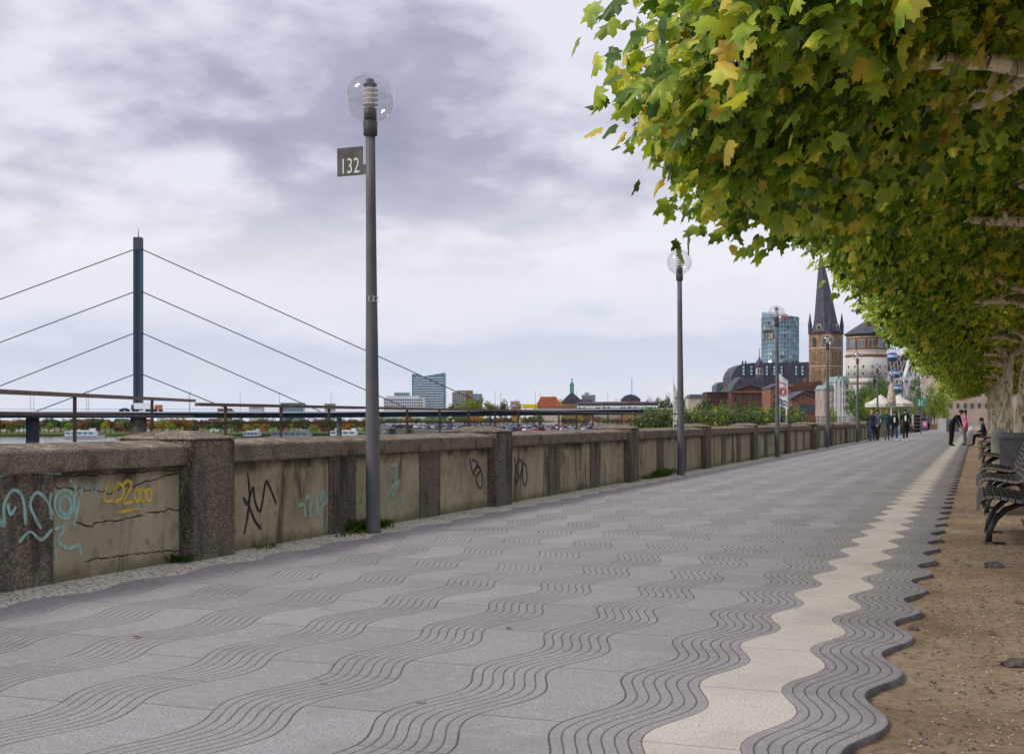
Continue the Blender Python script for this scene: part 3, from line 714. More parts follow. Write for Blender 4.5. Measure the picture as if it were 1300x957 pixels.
def make_tree(sd, nclust, per, spread, size, lz=4.1, hy=3.75):
    rs = np.random.default_rng(sd); t = empty('plane_tree', (0, 0, 0))
    m = MB(); lean = rs.normal(0, .05, 2)
    zs = [-.15, .0, .12, .5, 1.2, 2, 2.8, 3.5, 4.0, 4.5]; rad = [.36, .30, .262, .24, .225, .215, .21, .225, .20, .14]
    m.tube([(lean[0] * z + .03 * math.sin(z * 2 + sd), lean[1] * z + .03 * math.cos(z * 1.7 + sd), z) for z in zs], [r * (1 + .05 * rs.normal()) for r in rad], 16)
    m.build('trunk', 'bark', t, True)
    bx_, by_ = lean * 3.7
    ends = [(-2.9, -.4), (-2.3, 2.5), (-2.0, -2.7), (2.4, 1.6), (2.3, -1.9), (.2, 3.1), (.3, -3.1)]
    if hy > 4: ends = [(-2.9, -1.2), (-2.5, 3.6), (-2.3, -4.6), (-1.2, 6.6), (-1.0, -6.6), (2.4, 2.6), (2.3, -3.2), (.9, 6.4), (1.2, -6.2), (-2.9, 1.4), (-2.6, 5.6)]
    for k, (ex, ey) in enumerate(ends):
        m = MB(); z0 = lz + .12 * (k % 4); pts = limb(m, (bx_, by_, z0), (ex, ey, z0 + rs.uniform(-.05, .35)), .10, .028, rs)
        for j in (3, 5, 6, 7, 8):
            a = rs.uniform(-1.1, 1.1) + math.atan2(ey, ex); l = rs.uniform(.6, 1.5)
            e = pts[j] + Vector((math.cos(a) * l, math.sin(a) * l, rs.uniform(-.35, .7))); limb(m, pts[j], e, .035, .009, rs, .06, 6)
        m.build('branch', 'bark', t, True)
    Pn, N, Tp, S, C = crown_leaves(rs, nclust, per, spread, size, hy)
    m = MB(); m2 = MB()
    for c in C[rs.permutation(len(C))[:230]]:
        e = Vector(c[:3]); o_ = Vector((e.x * .5, e.y * .5, 0)); o_ = o_.normalized() if o_.length > .1 else Vector((1, 0, 0))
        p0 = e - o_ * rs.uniform(.5, .9) + Vector((rs.normal(0, .12), rs.normal(0, .12), rs.uniform(.1, .35))); p3 = e + o_ * rs.uniform(.15, .42) + Vector((rs.normal(0, .15), rs.normal(0, .15), rs.uniform(-.35, .1)))
        pm = (p0 + p3) / 2 + Vector((rs.normal(0, .05), rs.normal(0, .05), .08)); m.tube([p0, pm, p3], [.009, .006, .003], 4)
        for q in range(3):
            f = p3 + Vector((rs.normal(0, .04), rs.normal(0, .04), -.03 - .05 * q)); 
            if rs.random() < .35: m.tube([p3, f], .0018, 3); m.sphere(tuple(f), .013, 6)
    tw = m.build('twigs', 'twig', t); tw['kind'] = 'stuff'
    me = leaf_mesh('crown', Pn, N, Tp, S, 'plane_leaf'); o = bpy.data.objects.new('crown', me); COL.objects.link(o); o.parent = t
    return t
LOW[0] = .74
treesA = [make_tree(11, 560, 74, .29, .152, 3.62)]
LOW[0] = -.18
treesA += [make_tree(12, 1020, 60, .28, .148, 4.1, 7.6), make_tree(13, 980, 60, .28, .15, 4.1, 7.6)]
ty = [10.2] + [21.9 + 14.0 * k for k in range(10)]
for k, yy in enumerate(ty):
    if k < 3: t = treesA[k]
    else: t = copy_tree(treesA[1 + k % 2])
    t.location = (1.38 + .09 * math.sin(k * 2.3), yy, 0)
    t.scale = (1, 1, 1.0 + .03 * math.sin(k * 1.7))
    if k >= 3 and k % 2: t.rotation_euler = (0, 0, R(6 * math.sin(k)))
    lab = ('plane tree whose yellow green crown fills the upper right, its trunk outside the picture' if k == 0 else
           'pale barked plane tree, %s in the row from the viewer' % (ORD[k] if k < len(ORD) else 'last'))
    tag(t, lab, 'tree', 'pruned plane trees in a row beside the benches')

# ------------------------------------------------------------------ people
def person(label, loc, h, yaw, cl, pose='walk', hair='short', phase=0, group=None):
    """cl: dict top, legs, shoes, hair; body is one skin-modifier mesh, fingers and face joined to it"""
    k = h / 1.75
    J = {'pel': (0, 0, .95), 'spi': (0, 0, 1.13), 'che': (0, .01, 1.32), 'nek': (0, 0, 1.49), 'hb': (0, -.01, 1.56), 'hm': (0, -.015, 1.635), 'ht': (0, 0, 1.70)}
    sw = .14 * phase
    for s, n in ((-1, 'l'), (1, 'r')):
        f = s * sw
        J['sh' + n] = (s * .17, 0, 1.42); J['el' + n] = (s * .235, .02 - f, 1.14); J['wr' + n] = (s * .245, -.06 - f * 1.8, .91); J['ha' + n] = (s * .24, -.08 - f * 2, .85)
        J['hi' + n] = (s * .09, 0, .90); J['kn' + n] = (s * .105, -.03 + f, .50); J['an' + n] = (s * .11, .03 + f * 1.6, .085 + (.05 if f > .02 else 0)); J['to' + n] = (s * .125, -.13 + f * 1.6, .035)
    def rotx(names, piv, a):
        c, s_ = math.cos(a), math.sin(a)
        for n in names:
            x, y, z = J[n]; y -= piv[1]; z -= piv[2]; J[n] = (x, piv[1] + y * c - z * s_, piv[2] + y * s_ + z * c)
    upper = ['spi', 'che', 'nek', 'hb', 'hm', 'ht', 'shl', 'shr', 'ell', 'elr', 'wrl', 'wrr', 'hal', 'har']
    if pose == 'lean':
        rotx(upper, J['pel'], R(38))
        for n in 'lr':
            s = -1 if n == 'l' else 1; sh = J['sh' + n]; J['el' + n] = (s * .2, sh[1] - .06, sh[2] - .27); J['wr' + n] = (s * .14, sh[1] - .16, sh[2] - .48); J['ha' + n] = (s * .12, sh[1] - .2, sh[2] - .53)
    if pose == 'sit':
        for n in J: J[n] = (J[n][0], J[n][1], J[n][2] - .44)
        for n in 'lr':
            s = -1 if n == 'l' else 1
            J['hi' + n] = (s * .09, -.02, .47); J['kn' + n] = (s * .12, -.46, .50); J['an' + n] = (s * .12, -.50, .085); J['to' + n] = (s * .13, -.65, .035)
            J['el' + n] = (s * .23, -.08, .74); J['wr' + n] = (s * .12, -.30, .66); J['ha' + n] = (s * .08, -.36, .66)
        rotx(['che', 'nek', 'hb', 'hm', 'ht', 'shl', 'shr'], J['pel'], R(12))
    rad = {'pel': (.145, .105), 'spi': (.135, .10), 'che': (.155, .11), 'nek': (.055, .055), 'hb': (.068, .075), 'hm': (.078, .095), 'ht': (.06, .07)}
    rr = {'sh': .062, 'el': .046, 'wr': .033, 'ha': .032, 'hi': .10, 'kn': .066, 'an': .046, 'to': .034}
    names = list(J); ed = [('pel', 'spi'), ('spi', 'che'), ('che', 'nek'), ('nek', 'hb'), ('hb', 'hm'), ('hm', 'ht')]
    for n in 'lr': ed += [('che', 'sh' + n), ('sh' + n, 'el' + n), ('el' + n, 'wr' + n), ('wr' + n, 'ha' + n), ('pel', 'hi' + n), ('hi' + n, 'kn' + n), ('kn' + n, 'an' + n), ('an' + n, 'to' + n)]
    fat = 1.16
    me = bpy.data.meshes.new('sk'); me.from_pydata([tuple(c * k for c in J[n]) for n in names], [(names.index(a), names.index(b)) for a, b in ed], [])
    o = bpy.data.objects.new('sk', me); COL.objects.link(o); o.modifiers.new('s', 'SKIN')
    sv = me.skin_vertices[0].data
    for i, n in enumerate(names):
        r = rad[n] if n in rad else (rr[n[:2]],) * 2
        f_ = fat if n not in ('hb', 'hm', 'ht', 'nek') else 1
        sv[i].radius = (r[0] * k * f_, r[1] * k * f_); sv[i].use_root = (n == 'pel')
    ss = o.modifiers.new('u', 'SUBSURF'); ss.levels = 1; ss.render_levels = 1
    bpy.context.view_layer.update()
    ev = o.evaluated_get(bpy.context.evaluated_depsgraph_get()); m2 = bpy.data.meshes.new_from_object(ev)
    vs = [tuple(v.co) for v in m2.vertices]; fs = [tuple(p.vertices) for p in m2.polygons]
    bpy.data.objects.remove(o); bpy.data.meshes.remove(me); bpy.data.meshes.remove(m2)
    mat_of = {}
    for a, b in ed:
        key = b[:2]
        mat_of[(a, b)] = {'hb': 0, 'hm': 0, 'ht': 0, 'ha': 0, 'ne': 1, 'kn': 2, 'an': 2, 'hi': 2, 'to': 3}.get(b if b in ('hb', 'hm', 'ht') else key, 1)
    mb = MB(); mb.v = vs
    for f in fs:
        c = sum((Vector(vs[i]) for i in f), Vector()) / len(f); best = (9, 1)
        for (a, b), mi in mat_of.items():
            A, B_ = Vector(J[a]) * k, Vector(J[b]) * k; t = max(0, min(1, (c - A).dot(B_ - A) / max(1e-6, (B_ - A).length_squared))); dd = (c - (A + (B_ - A) * t)).length
            w = dd / (1.6 if mi in (1,) and b in ('spi', 'che') else 1)
            if w < best[0]: best = (w, mi)
        mb.f.append(f); mb.mi.append(best[1])
    hm = Vector(J['hm']) * k; up = (Vector(J['ht']) - Vector(J['hb'])).normalized(); fw = Vector((0, -1, 0)); fw = (fw - up * fw.dot(up)).normalized(); sd = Vector((1, 0, 0))
    def at(a, b, c): return hm + sd * a * k + fw * b * k + up * c * k
    mb.cur = 0; mb.sphere(at(0, .098, -.015), .014 * k, 8); mb.sphere(at(.08, 0, -.01), .02 * k, 8, .5); mb.sphere(at(-.08, 0, -.01), .02 * k, 8, .5)
    mb.cur = 4; mb.sphere(at(.032, .086, .012), .011 * k, 6); mb.sphere(at(-.032, .086, .012), .011 * k, 6)
    mb.cur = 5; mb.sphere(at(0, .088, -.052), .018 * k, 8, 1, .4, .35)
    mb.cur = 0
    for n in 'lr':
        s = -1 if n == 'l' else 1; w, hh = Vector(J['wr' + n]) * k, Vector(J['ha' + n]) * k; dr = (hh - w).normalized()
        for q in range(4):
            o0 = hh + Vector((0, (q - 1.5) * .017 * k, 0)); l = (.075, .085, .08, .062)[q] * k
            mb.tube([o0, o0 + dr * l * .5, o0 + dr * l + Vector((-s * .015, 0, 0)) * k], [.009 * k, .008 * k, .006 * k], 5)
        mb.tube([w + dr * .02 * k + Vector((0, -.02 * k, 0)), w + dr * .05 * k + Vector((0, -.045 * k, 0)), w + dr * .085 * k + Vector((0, -.05 * k, 0))], [.011 * k, .010 * k, .007 * k], 5)
    root = empty('person', loc, yaw, label, 'person', group)
    mb.build('body', ['skin', cl['top'], cl['legs'], cl.get('shoes', 'cloth_black'), 'eye', 'lip'], root, True)
    hmsh = MB(); hmsh.sphere(tuple(at(0, -.018, .03)), .1 * k, 14, .92, 1.02, .95)
    if hair == 'long': hmsh.sphere(tuple(at(0, -.055, -.08)), .085 * k, 12, 1.1, .7, 1.6)
    hmsh.build('hair', cl['hair'], root, True)
    if 'shirt' in cl:
        c0 = Vector(J['che']) * k
        s = MB(); s.sphere((0, c0.y - .085 * k, c0.z - .1 * k), .07 * k, 12, 1, .75, 2.9); s.build('shirt', cl['shirt'], root, True)
    if 'coat' in cl:
        c = MB(); c.lathe([(.165 * k, (.72 if pose != 'sit' else .5) * k), (.168 * k, .95 * k if pose != 'sit' else .6 * k), (.16 * k, 1.1 * k if pose != 'sit' else .72 * k)], 14, (0, 0, 0), 1.12, .86); c.build('coat_skirt', cl['coat'], root, True)
    return root
def walker(xp, yfeet, h, label, cl, yaw=0, **kw):
    d = F * CH / (yfeet - HY); p = P(xp, 0, d); return person(label, (p.x, p.y, 0), h, yaw, cl, **kw)
W = 'people walking on the promenade'
walker(1107, 560.5, 1.66, 'blond woman in dark navy coat and blue jeans at the left of the walking group', dict(top='cloth_navy', legs='jeans', hair='hair_blond', coat='cloth_navy'), R(8), hair='long', phase=1, group=W)
walker(1114, 559.3, 1.72, 'dark haired person in black partly behind the blond woman', dict(top='cloth_grey', legs='cloth_black', hair='hair_dark'), R(-14), phase=-1, group=W)
walker(1126, 559.0, 1.72, 'red haired person in dark jacket in the middle of the walking group', dict(top='cloth_teal_dark', legs='cloth_grey', hair='hair_red'), R(14), phase=.7, group=W)
walker(1135.5, 559.2, 1.62, 'person in white printed shirt, dark sleeves and blue jeans', dict(top='cloth_black', legs='jeans', hair='hair_dark', shirt='cloth_white', shoes='cloth_white'), R(12), phase=-.7, group=W)
walker(1149.5, 559.8, 1.74, 'man in open black jacket over white shirt walking at the right of the group', dict(top='cloth_black', legs='cloth_black', hair='hair_dark', shirt='cloth_white', shoes='cloth_white'), R(12), phase=.8, group=W)
walker(1195.5, 546.8, 1.66, 'distant person in tan jacket walking alone at the end of the promenade', dict(top='cloth_tan', legs='cloth_black', hair='hair_blond'), R(0), phase=.5, group=W)
walker(1172.5, 547.0, 1.62, 'distant person in black next to the display board', dict(top='cloth_black', legs='cloth_grey', hair='hair_dark'), R(150), phase=0, group=W)
walker(1178.5, 546.6, 1.68, 'distant person in grey jacket at the right of the display board', dict(top='cloth_grey', legs='cloth_black', hair='hair_dark'), R(30), phase=.4, group=W)
walker(1157.5, 548.5, 1.60, 'distant person in maroon jacket behind the walking group', dict(top='cloth_maroon', legs='cloth_black', hair='hair_dark'), R(30), phase=.4, group=W)
G2 = 'people gathered around the far bench'
person('person in black bending forward in front of the far bench', (-1.05, 58.4, 0), 1.74, R(70), dict(top='cloth_black', legs='cloth_black', hair='hair_dark'), pose='lean', group=G2)
person('person in bright pink coat standing by the far bench', (-.50, 60.6, 0), 1.60, R(-80), dict(top='cloth_pink', legs='cloth_grey', hair='hair_dark', coat='cloth_pink'), hair='long', group=G2)
person('person in dark clothes seated on the far bench with a teal bag', (.34, 59.95, -.02), 1.72, R(-90), dict(top='cloth_navy', legs='cloth_black', hair='hair_dark', shirt='cloth_teal'), pose='sit', group=G2)
person('person with long dark hair seated at the back of the far bench', (.34, 60.9, -.02), 1.62, R(-90), dict(top='cloth_pink', legs='cloth_navy', hair='hair_dark'), pose='sit', hair='long', group=G2)

# ------------------------------------------------------------------ generic far tree
def blob_tree_mesh(sd, n, size):
    rs = np.random.default_rng(sd); pts = []
    cl = []
    for i in range(26):
        u = rs.normal(0, 1, 3); u /= np.linalg.norm(u); r = rs.random() ** .4
        cl.append((u[0] * r * .40, u[1] * r * .40, .60 + u[2] * r * .33, rs.uniform(.10, .17)))
    cl = np.array(cl); idx = rs.integers(0, len(cl), n); u = rs.normal(0, 1, (n, 3)); u /= np.linalg.norm(u, axis=1)[:, None]
    Pn = cl[idx, :3] + u * cl[idx, 3, None] * rs.uniform(.7, 1.05, (n, 1)); Pn[:, 2] = np.maximum(Pn[:, 2], .12)
    N = u + np.array([0, 0, .4]) + rs.normal(0, .3, (n, 3)); N /= np.linalg.norm(N, axis=1)[:, None]
    A = np.cross(N, rs.normal(0, 1, (n, 3))); A /= np.linalg.norm(A, axis=1)[:, None]; Bb = np.cross(N, A); S = size * rs.uniform(.6, 1.4, (n, 1))
    V = np.stack([Pn - A * S, Pn + Bb * S * .7, Pn + A * S, Pn - Bb * S * .7], 1).reshape(-1, 3)
    me = bpy.data.meshes.new('crown'); me.from_pydata(V.tolist(), [], [(4 * i, 4 * i + 1, 4 * i + 2, 4 * i + 3) for i in range(n)]); me.materials.append(M['leaf_green']); return me
blobs = [blob_tree_mesh(s, 1300, .030) for s in (1, 2, 3, 4)]
blobs_d = [blob_tree_mesh(s, 7000, .014) for s in (5, 6)]
tm = MB(); tm.tube([(0, 0, 0), (.01, 0, .2), (0, .01, .45), (.01, 0, .7)], [.03, .022, .016, .008], 7); 
for a in range(5): tm.tube([(0, 0, .25 + a * .06), (.2 * math.cos(a * 1.4), .2 * math.sin(a * 1.4), .45 + a * .07)], [.012, .004], 5)
trunkme = tm.mesh('trunk', 'twig')
KN = {'leaf_green': 'green', 'leaf_dark': 'dark green', 'leaf_yellow': 'bright yellow', 'leaf_lime': 'yellow green', 'leaf_orange': 'orange', 'leaf_russet': 'russet brown'}
def ftree(xp, ytop, d, wpx, mat, G, where, group, k=None, fine=False, label=None):
    top = CH + (HY - ytop) / F * d; h = top - G; w = wpx * d / F
    p = P(xp, 0, d); r = empty('tree', (p.x, p.y, G), random.uniform(0, 6.28), label or ('%s tree %s' % (KN[mat], where)), 'tree', group)
    me = random.choice(blobs_d if fine else blobs) if k is None else (blobs_d if fine else blobs)[k]
    o = bpy.data.objects.new('crown', me); COL.objects.link(o); o.parent = r
    o.material_slots[0].link = 'OBJECT'; o.material_slots[0].material = M[mat]
    o2 = bpy.data.objects.new('trunk', trunkme); COL.objects.link(o2); o2.parent = r
    r.scale = (w, w, h / .98); return r
random.seed(5)
cols = ['leaf_green', 'leaf_dark', 'leaf_russet', 'leaf_orange', 'leaf_lime', 'leaf_green', 'leaf_russet', 'leaf_dark']
x = -30
while x < 480:
    m = random.choice(cols); w = random.uniform(16, 26)
    ftree(x, random.uniform(529, 534), random.uniform(735, 790), w, m, -6.6, 'in the wooded far river bank', 'trees lining the far river bank'); x += w * .34
for xx, m in ((-8, 'leaf_green'), (14, 'leaf_green'), (37, 'leaf_green'), (62, 'leaf_lime'), (88, 'leaf_lime'), (134, 'leaf_yellow'), (217, 'leaf_lime'), (205, 'leaf_orange'), (264, 'leaf_green'), (315, 'leaf_lime'), (150, 'leaf_russet'), (398, 'leaf_lime'), (335, 'leaf_orange'), (246, 'leaf_dark'), (440, 'leaf_orange'), (465, 'leaf_lime')):
    ftree(xx, random.uniform(535.5, 541) if m != 'leaf_yellow' else 534, 722, random.uniform(12, 17), m, -6.6, 'standing alone in front of the far bank woods' if m != 'leaf_yellow' else 'standing out round left of the bridge pier', 'single trees on the far river bank')
x = 478
while x < 860:
    m = random.choice(cols + ['leaf_orange', 'leaf_yellow']); w = random.uniform(14, 24)
    ftree(x, random.uniform(527, 531), random.uniform(900, 1050), w, m, -3.0, 'behind the riverside car park', 'trees behind the riverside car park'); x += w * .36
for xx, yt, w, m in ((590, 506, 26, 'leaf_lime'), (606, 504, 24, 'leaf_lime'), (622, 509, 22, 'leaf_lime'), (640, 507, 16, 'leaf_dark'), (575, 511, 18, 'leaf_green'), (655, 509, 16, 'leaf_orange'), (688, 511, 18, 'leaf_russet'), (700, 506, 20, 'leaf_orange'),
                     (716, 507, 26, 'leaf_yellow'), (730, 508, 20, 'leaf_yellow'), (704, 512, 18, 'leaf_yellow'), (745, 512, 16, 'leaf_russet'), (782, 509, 16, 'leaf_lime'), (796, 510, 16, 'leaf_green'), (824, 505, 18, 'leaf_orange'), (838, 505, 20, 'leaf_green'), (850, 502, 18, 'leaf_green'), (866, 503, 20, 'leaf_green'), (880, 506, 20, 'leaf_dark')):
    ftree(xx, yt, 1100, w * 1.2, m, -3.0, 'rising above the bridge deck', 'trees rising above the bridge deck')
for xx, yt, w, m in ((520, 541, 12, 'leaf_dark'), (530, 544, 12, 'leaf_lime'), (541, 545, 12, 'leaf_lime')):
    ftree(xx, yt, 520, w, m, -8.5, 'low by the water right of the nearest lamp post', 'bushes by the water')
# clipped row on the old town quay
random.seed(8)
for row, (d0, yt) in enumerate(((175, 520.5), (205, 517.5))):
    x = 816 + row * 14
    while x < 1010:
        dd = d0 + (x - 816) * .02; ftree(x, yt + random.uniform(-.8, .8) - (x - 816) * .012, dd, 46, random.choice(['leaf_green', 'leaf_green', 'leaf_lime']), -3.2, 'in the clipped row below the old town, %s row' % ('front' if row == 0 else 'rear'), 'clipped trees below the old town'); x += 11
for xx, yt, w, m in ((897, 503, 26, 'leaf_dark'), (916, 505, 24, 'leaf_green'), (937, 507, 20, 'leaf_dark'), (958, 511, 20, 'leaf_green'), (1010, 486, 14, 'leaf_orange'), (1057, 514, 14, 'leaf_lime'), (885, 512, 18, 'leaf_russet')):
    ftree(xx, yt, 300 if yt > 490 else 480, w, m, -3.2, 'in front of the brick buildings of the old town', 'trees in front of the old town buildings')
for xx, yt, w, m, d in ((1092, 480, 40, 'leaf_green', 225), (1113, 477, 40, 'leaf_dark', 235), (1103, 486, 44, 'leaf_green', 205), (1122, 484, 36, 'leaf_green', 215), (1102, 505, 24, 'leaf_lime', 130), (1094, 516, 18, 'leaf_green', 120), (1168, 478, 30, 'leaf_green', 250), (1186, 488, 30, 'leaf_lime', 170), (1196, 497, 22, 'leaf_lime', 200), (1150, 505, 26, 'leaf_lime', 160), (1140, 512, 22, 'leaf_green', 150), (1176, 505, 20, 'leaf_green', 190), (1125, 512, 24, 'leaf_lime', 150)):
    p = P(xx, 0, d); G = -.1 if p.x > -10.3 and p.y < 260 else -3.3
    ftree(xx, yt, d, w * 1.25, m, G if d < 200 or G > -1 else -.6, 'below the round tower beside the promenade end', 'trees near the promenade end', fine=True)

# ------------------------------------------------------------------ building helper (pixel features turned into metres at the building's own distance)
class Bld:
    def __init__(s, name, label, cat, xc, d, G, rz=0, group=None, sh=0):
        s.xc, s.d, s.G = xc, d, G; p = P(xc + sh, 0, d); s.o = empty(name, (p.x, p.y, G), T + rz, label, cat, group); s.k = d / F
    def X(s, x): return (x - s.xc) * s.k
    def Z(s, y): return CH + (HY - y) * s.k - s.G
    def box(s, name, x0, x1, y0, y1, a, b, mat, parent=None):
        return MB().box(s.X(x0), s.X(x1), a, b, s.Z(y1) if y1 is not None else 0, s.Z(y0)).build(name, mat, parent or s.o)
    def poly(s, name, pts, a, b, mat, parent=None):
        return MB().prism([(s.X(x), s.Z(y)) for x, y in pts], 'y', a, b).build(name, mat, parent or s.o)
def win(b, parent, xs, ys, w, h, mat='glass_dark', y=-.15, name='window'):
    me = None
    for yy in ys:
        for xx in xs:
            if me is None:
                W_, H_ = w * b.k / 2, h * b.k / 2; me = MB().box(-W_, W_, -.06, .06, -H_, H_).mesh(name, mat)
            o = bpy.data.objects.new(name, me); COL.objects.link(o); o.parent = parent; o.location = (b.X(xx), y, b.Z(yy))
# office tower with slanted top
b = Bld('office_tower', 'tall glass office tower with slanted roof behind the bridge', 'building', 544, 1300, -6)
bw = b.poly('facade', [(523.5, 540), (565, 540), (565, 473), (545, 476.5), (536, 478), (530, 475), (523.5, 474.5)], 0, 18, 'glass_blue')
for i in range(14):
    y = 479 + i * 3.15; b.box('floor_band', 523.2, 565.3, y, y + 1.2, -.5, 18.4, 'office_white', b.o)
b.box('corner_mullion', 563, 565.6, 474, 540, -.7, 18, 'glass_teal'); b.box('corner_mullion', 523, 524.6, 475, 540, -.7, 18, 'glass_teal')
b = Bld('office_block', 'low white office block with rows of dark windows left of the glass tower', 'building', 513, 1250, -6)
w_ = b.box('wall', 487, 539, 505, 540, 0, 16, 'office_white'); b.box('roof_level', 500, 519, 498, 505, 2, 14, 'office_grey'); b.box('roof_level', 490, 532, 502.5, 505, 1, 15, 'office_white')
win(b, w_, [489 + 2.9 * i for i in range(17)], [507.5, 511.2, 514.9], 1.7, 1.7, 'glass_dark', -.1); win(b, w_, [502 + 3 * i for i in range(6)], [501], 1.9, 2.6, 'glass_blue', 1.9)
b = Bld('apartment_block', 'grey brown apartment block behind the bright yellow green trees', 'building', 586, 1300, -6)
w_ = b.box('wall', 574, 592, 497.5, 540, 0, 16, 'office_grey'); b.box('roof_level', 580, 600, 495.5, 497.4, 2, 14, 'brick_brown'); b.box('wing', 592.2, 600, 497.5, 540, 1, 14, 'brick_brown')
win(b, w_, [575.8 + 2.6 * i for i in range(7)], [499.8 + 3 * i for i in range(6)], 1.5, 1.4)
b = Bld('office_block', 'small blue glass office block beside the grey brown apartment block', 'building', 606, 1350, -6)
w_ = b.box('wall', 600, 612, 500, 540, 0, 14, 'glass_blue'); [b.box('floor_band', 599.8, 612.2, y, y + .9, -.3, 14.2, 'office_white') for y in (503, 506, 509, 512)]
for xx0, xx1, yt, mt, lb in ((316, 333, 515, 'office_white', 'small pale block above the bridge deck right of the pylon'), (356, 385, 512, 'glass_teal', 'low pale green hall above the bridge deck'), (412, 424, 513, 'office_grey', 'small grey block above the bridge deck'), (648, 660, 510, 'office_white', 'tiny white block between trees above the bridge'), (276, 292, 519, 'brick_brown', 'small brown house above the bridge deck')):
    b = Bld('distant_block', lb, 'building', (xx0 + xx1) / 2, 1400, -6.6); w_ = b.box('wall', xx0, xx1, yt, 540, 0, 12, mt); win(b, w_, [xx0 + 2 + 3 * i for i in range(int((xx1 - xx0 - 2) / 3))], [yt + 2.4], 1.5, 1.4, 'glass_dark', -.1); b.box('roof', xx0 - .4, xx1 + .4, yt - .8, yt - .01, -.5, 12.5, 'office_grey')
random.seed(12)
for i in range(16):
    xx = 0 + i * 30 + random.uniform(-6, 6); w = random.uniform(9, 17); yt = random.uniform(531, 534.5); mt = random.choice(['brick_dark', 'cream_stone', 'brick_brown', 'office_white'])
    b = Bld('house', '%s house on the far bank, %s from the left' % ({'brick_dark': 'dark red', 'cream_stone': 'cream', 'brick_brown': 'brown', 'office_white': 'white'}[mt], ORD[i] if i else 'first'), 'house', xx, 840, -6.6, 0, 'houses on the far bank')
    w_ = b.box('wall', xx - w / 2, xx + w / 2, yt + 3, None, 0, 9, mt); b.poly('roof', [(xx - w / 2 - .5, yt + 2.98), (xx + w / 2 + .5, yt + 2.98), (xx + w / 2 - 2, yt), (xx - w / 2 + 2, yt)], -.4, 9.4, 'brick_dark' if mt != 'brick_dark' else 'slate')
    win(b, w_, [xx - w / 2 + 1.5 + 2.4 * j for j in range(int((w - 2) / 2.4))], [yt + 5, yt + 8.4], 1.1, 1.5, 'glass_dark', -.05)
b = Bld('hall', 'building with a bright orange red tiled roof behind autumn trees', 'building', 696, 1000, -6.9)
b.box('wall', 681, 712, 517, 540, 0, 16, 'cream_stone'); b.poly('roof', [(679, 517), (714, 517), (706, 503.5), (687, 503.5)], -.6, 16.5, 'red_tile')
b = Bld('billboard', 'bright yellow billboard above the bridge deck', 'billboard', 673, 860, -6.9)
b.box('panel', 663.5, 682, 513, 518.6, 0, .6, 'yellow_board'); b.box('post', 667, 668, 518.6, None, .1, .5, 'iron'); b.box('post', 677, 678, 518.6, None, .1, .5, 'iron')
b = Bld('museum_building', 'dark roofed building crowned by a green copper turret with a figure', 'building', 726, 1050, -6.9)
b.box('wall', 714, 739, 511, 540, 0, 16, 'brick_brown'); b.poly('roof', [(713, 511), (740, 511), (736, 506), (729, 500), (728.8, 499), (724, 499), (723.5, 500), (717, 506)], -.5, 16, 'slate')
tu = b.box('turret', 724, 729, 489, 499, 5, 8.4, 'copper'); b.poly('turret_cap', [(723.4, 489), (729.6, 489), (728.6, 486.5), (727.2, 484), (725.8, 484), (724.4, 486.5)], 4.8, 8.6, 'copper', tu)
win(b, tu, [725.5, 727.5], [493.5], 1.0, 5, 'copper_pale', 4.9)
b.poly('figure', [(726, 484.2), (727, 484.2), (727.2, 482), (728.6, 481), (727, 480.2), (726.3, 480.6), (724.6, 481.3), (726, 482)], 6.2, 6.9, 'copper', tu)
b = Bld('office_block', 'grey brown stepped block right of the copper turret', 'building', 750, 1100, -6.9)
w_ = b.box('wall', 739, 756, 501, 540, 0, 14, 'office_grey'); b.box('roof_level', 743, 748, 498, 501, 2, 12, 'office_grey'); b.box('wing', 732, 752, 507, 540, -3, -.1, 'slate_light'); win(b, w_, [741 + 2.5 * i for i in range(6)], [503.4, 506], 1.4, 1.1)
b = Bld('station_building', 'dark domed hall with a tall thin mast', 'building', 801, 1000, -6.9)
b.box('wall', 790, 813, 508, 540, 0, 16, 'brick_brown'); b.poly('roof', [(789, 508), (814, 508), (811, 504.5), (806, 501.5), (800, 500.5), (795, 502), (791.5, 505)], -.5, 16, 'slate'); b.box('mast', 803, 803.6, 480, 501, 7, 7.4, 'cable')
b = Bld('distant_block', 'long low teal roofed hall above the bridge deck', 'building', 790, 1020, -6.9); b.box('wall', 755, 820, 511.4, 540, 0, 8, 'office_grey'); b.box('roof', 754, 821, 509.8, 511.3, -.5, 8.5, 'copper_pale')

# ------------------------------------------------------------------ bridge
br = empty('cable_bridge', P(174, 0, 560) * 1, T, 'cable stayed road bridge with a single dark steel pylon across the river', 'bridge'); br.location.z = 0
bk = 560 / F
def bx(x): return (x - 174) * bk
def bz(y): return CH + (HY - y) * bk
zd = bz(523.3)
MB().prism([(bx(169), 0), (bx(179), 0), (bx(179) - .1, 4), (bx(169) + .1, 4)], 'z', bz(521), bz(301)).build('pylon', 'bridge_blue', br)
MB().box(bx(172), bx(175), -.12, -.01, bz(520), bz(303)).build('pylon_groove', 'bridge_dark', br)
MB().tube([(bx(174), 2, bz(301)), (bx(174), 2, bz(289))], [.25, .08], 6).build('mast', 'cable', br)
MB().box(bx(169.5), bx(178.5), -.2, 4.2, bz(317), bz(301.2)).build('cable_saddle', 'lamp_dark', br)
def zdeck(x): return zd + (0 if x < 600 else (x - 600) * .002)
DX0, DX1 = -420, 905
def ydeck(x): return (x - 174) * .10
n = 24; vs = []; 
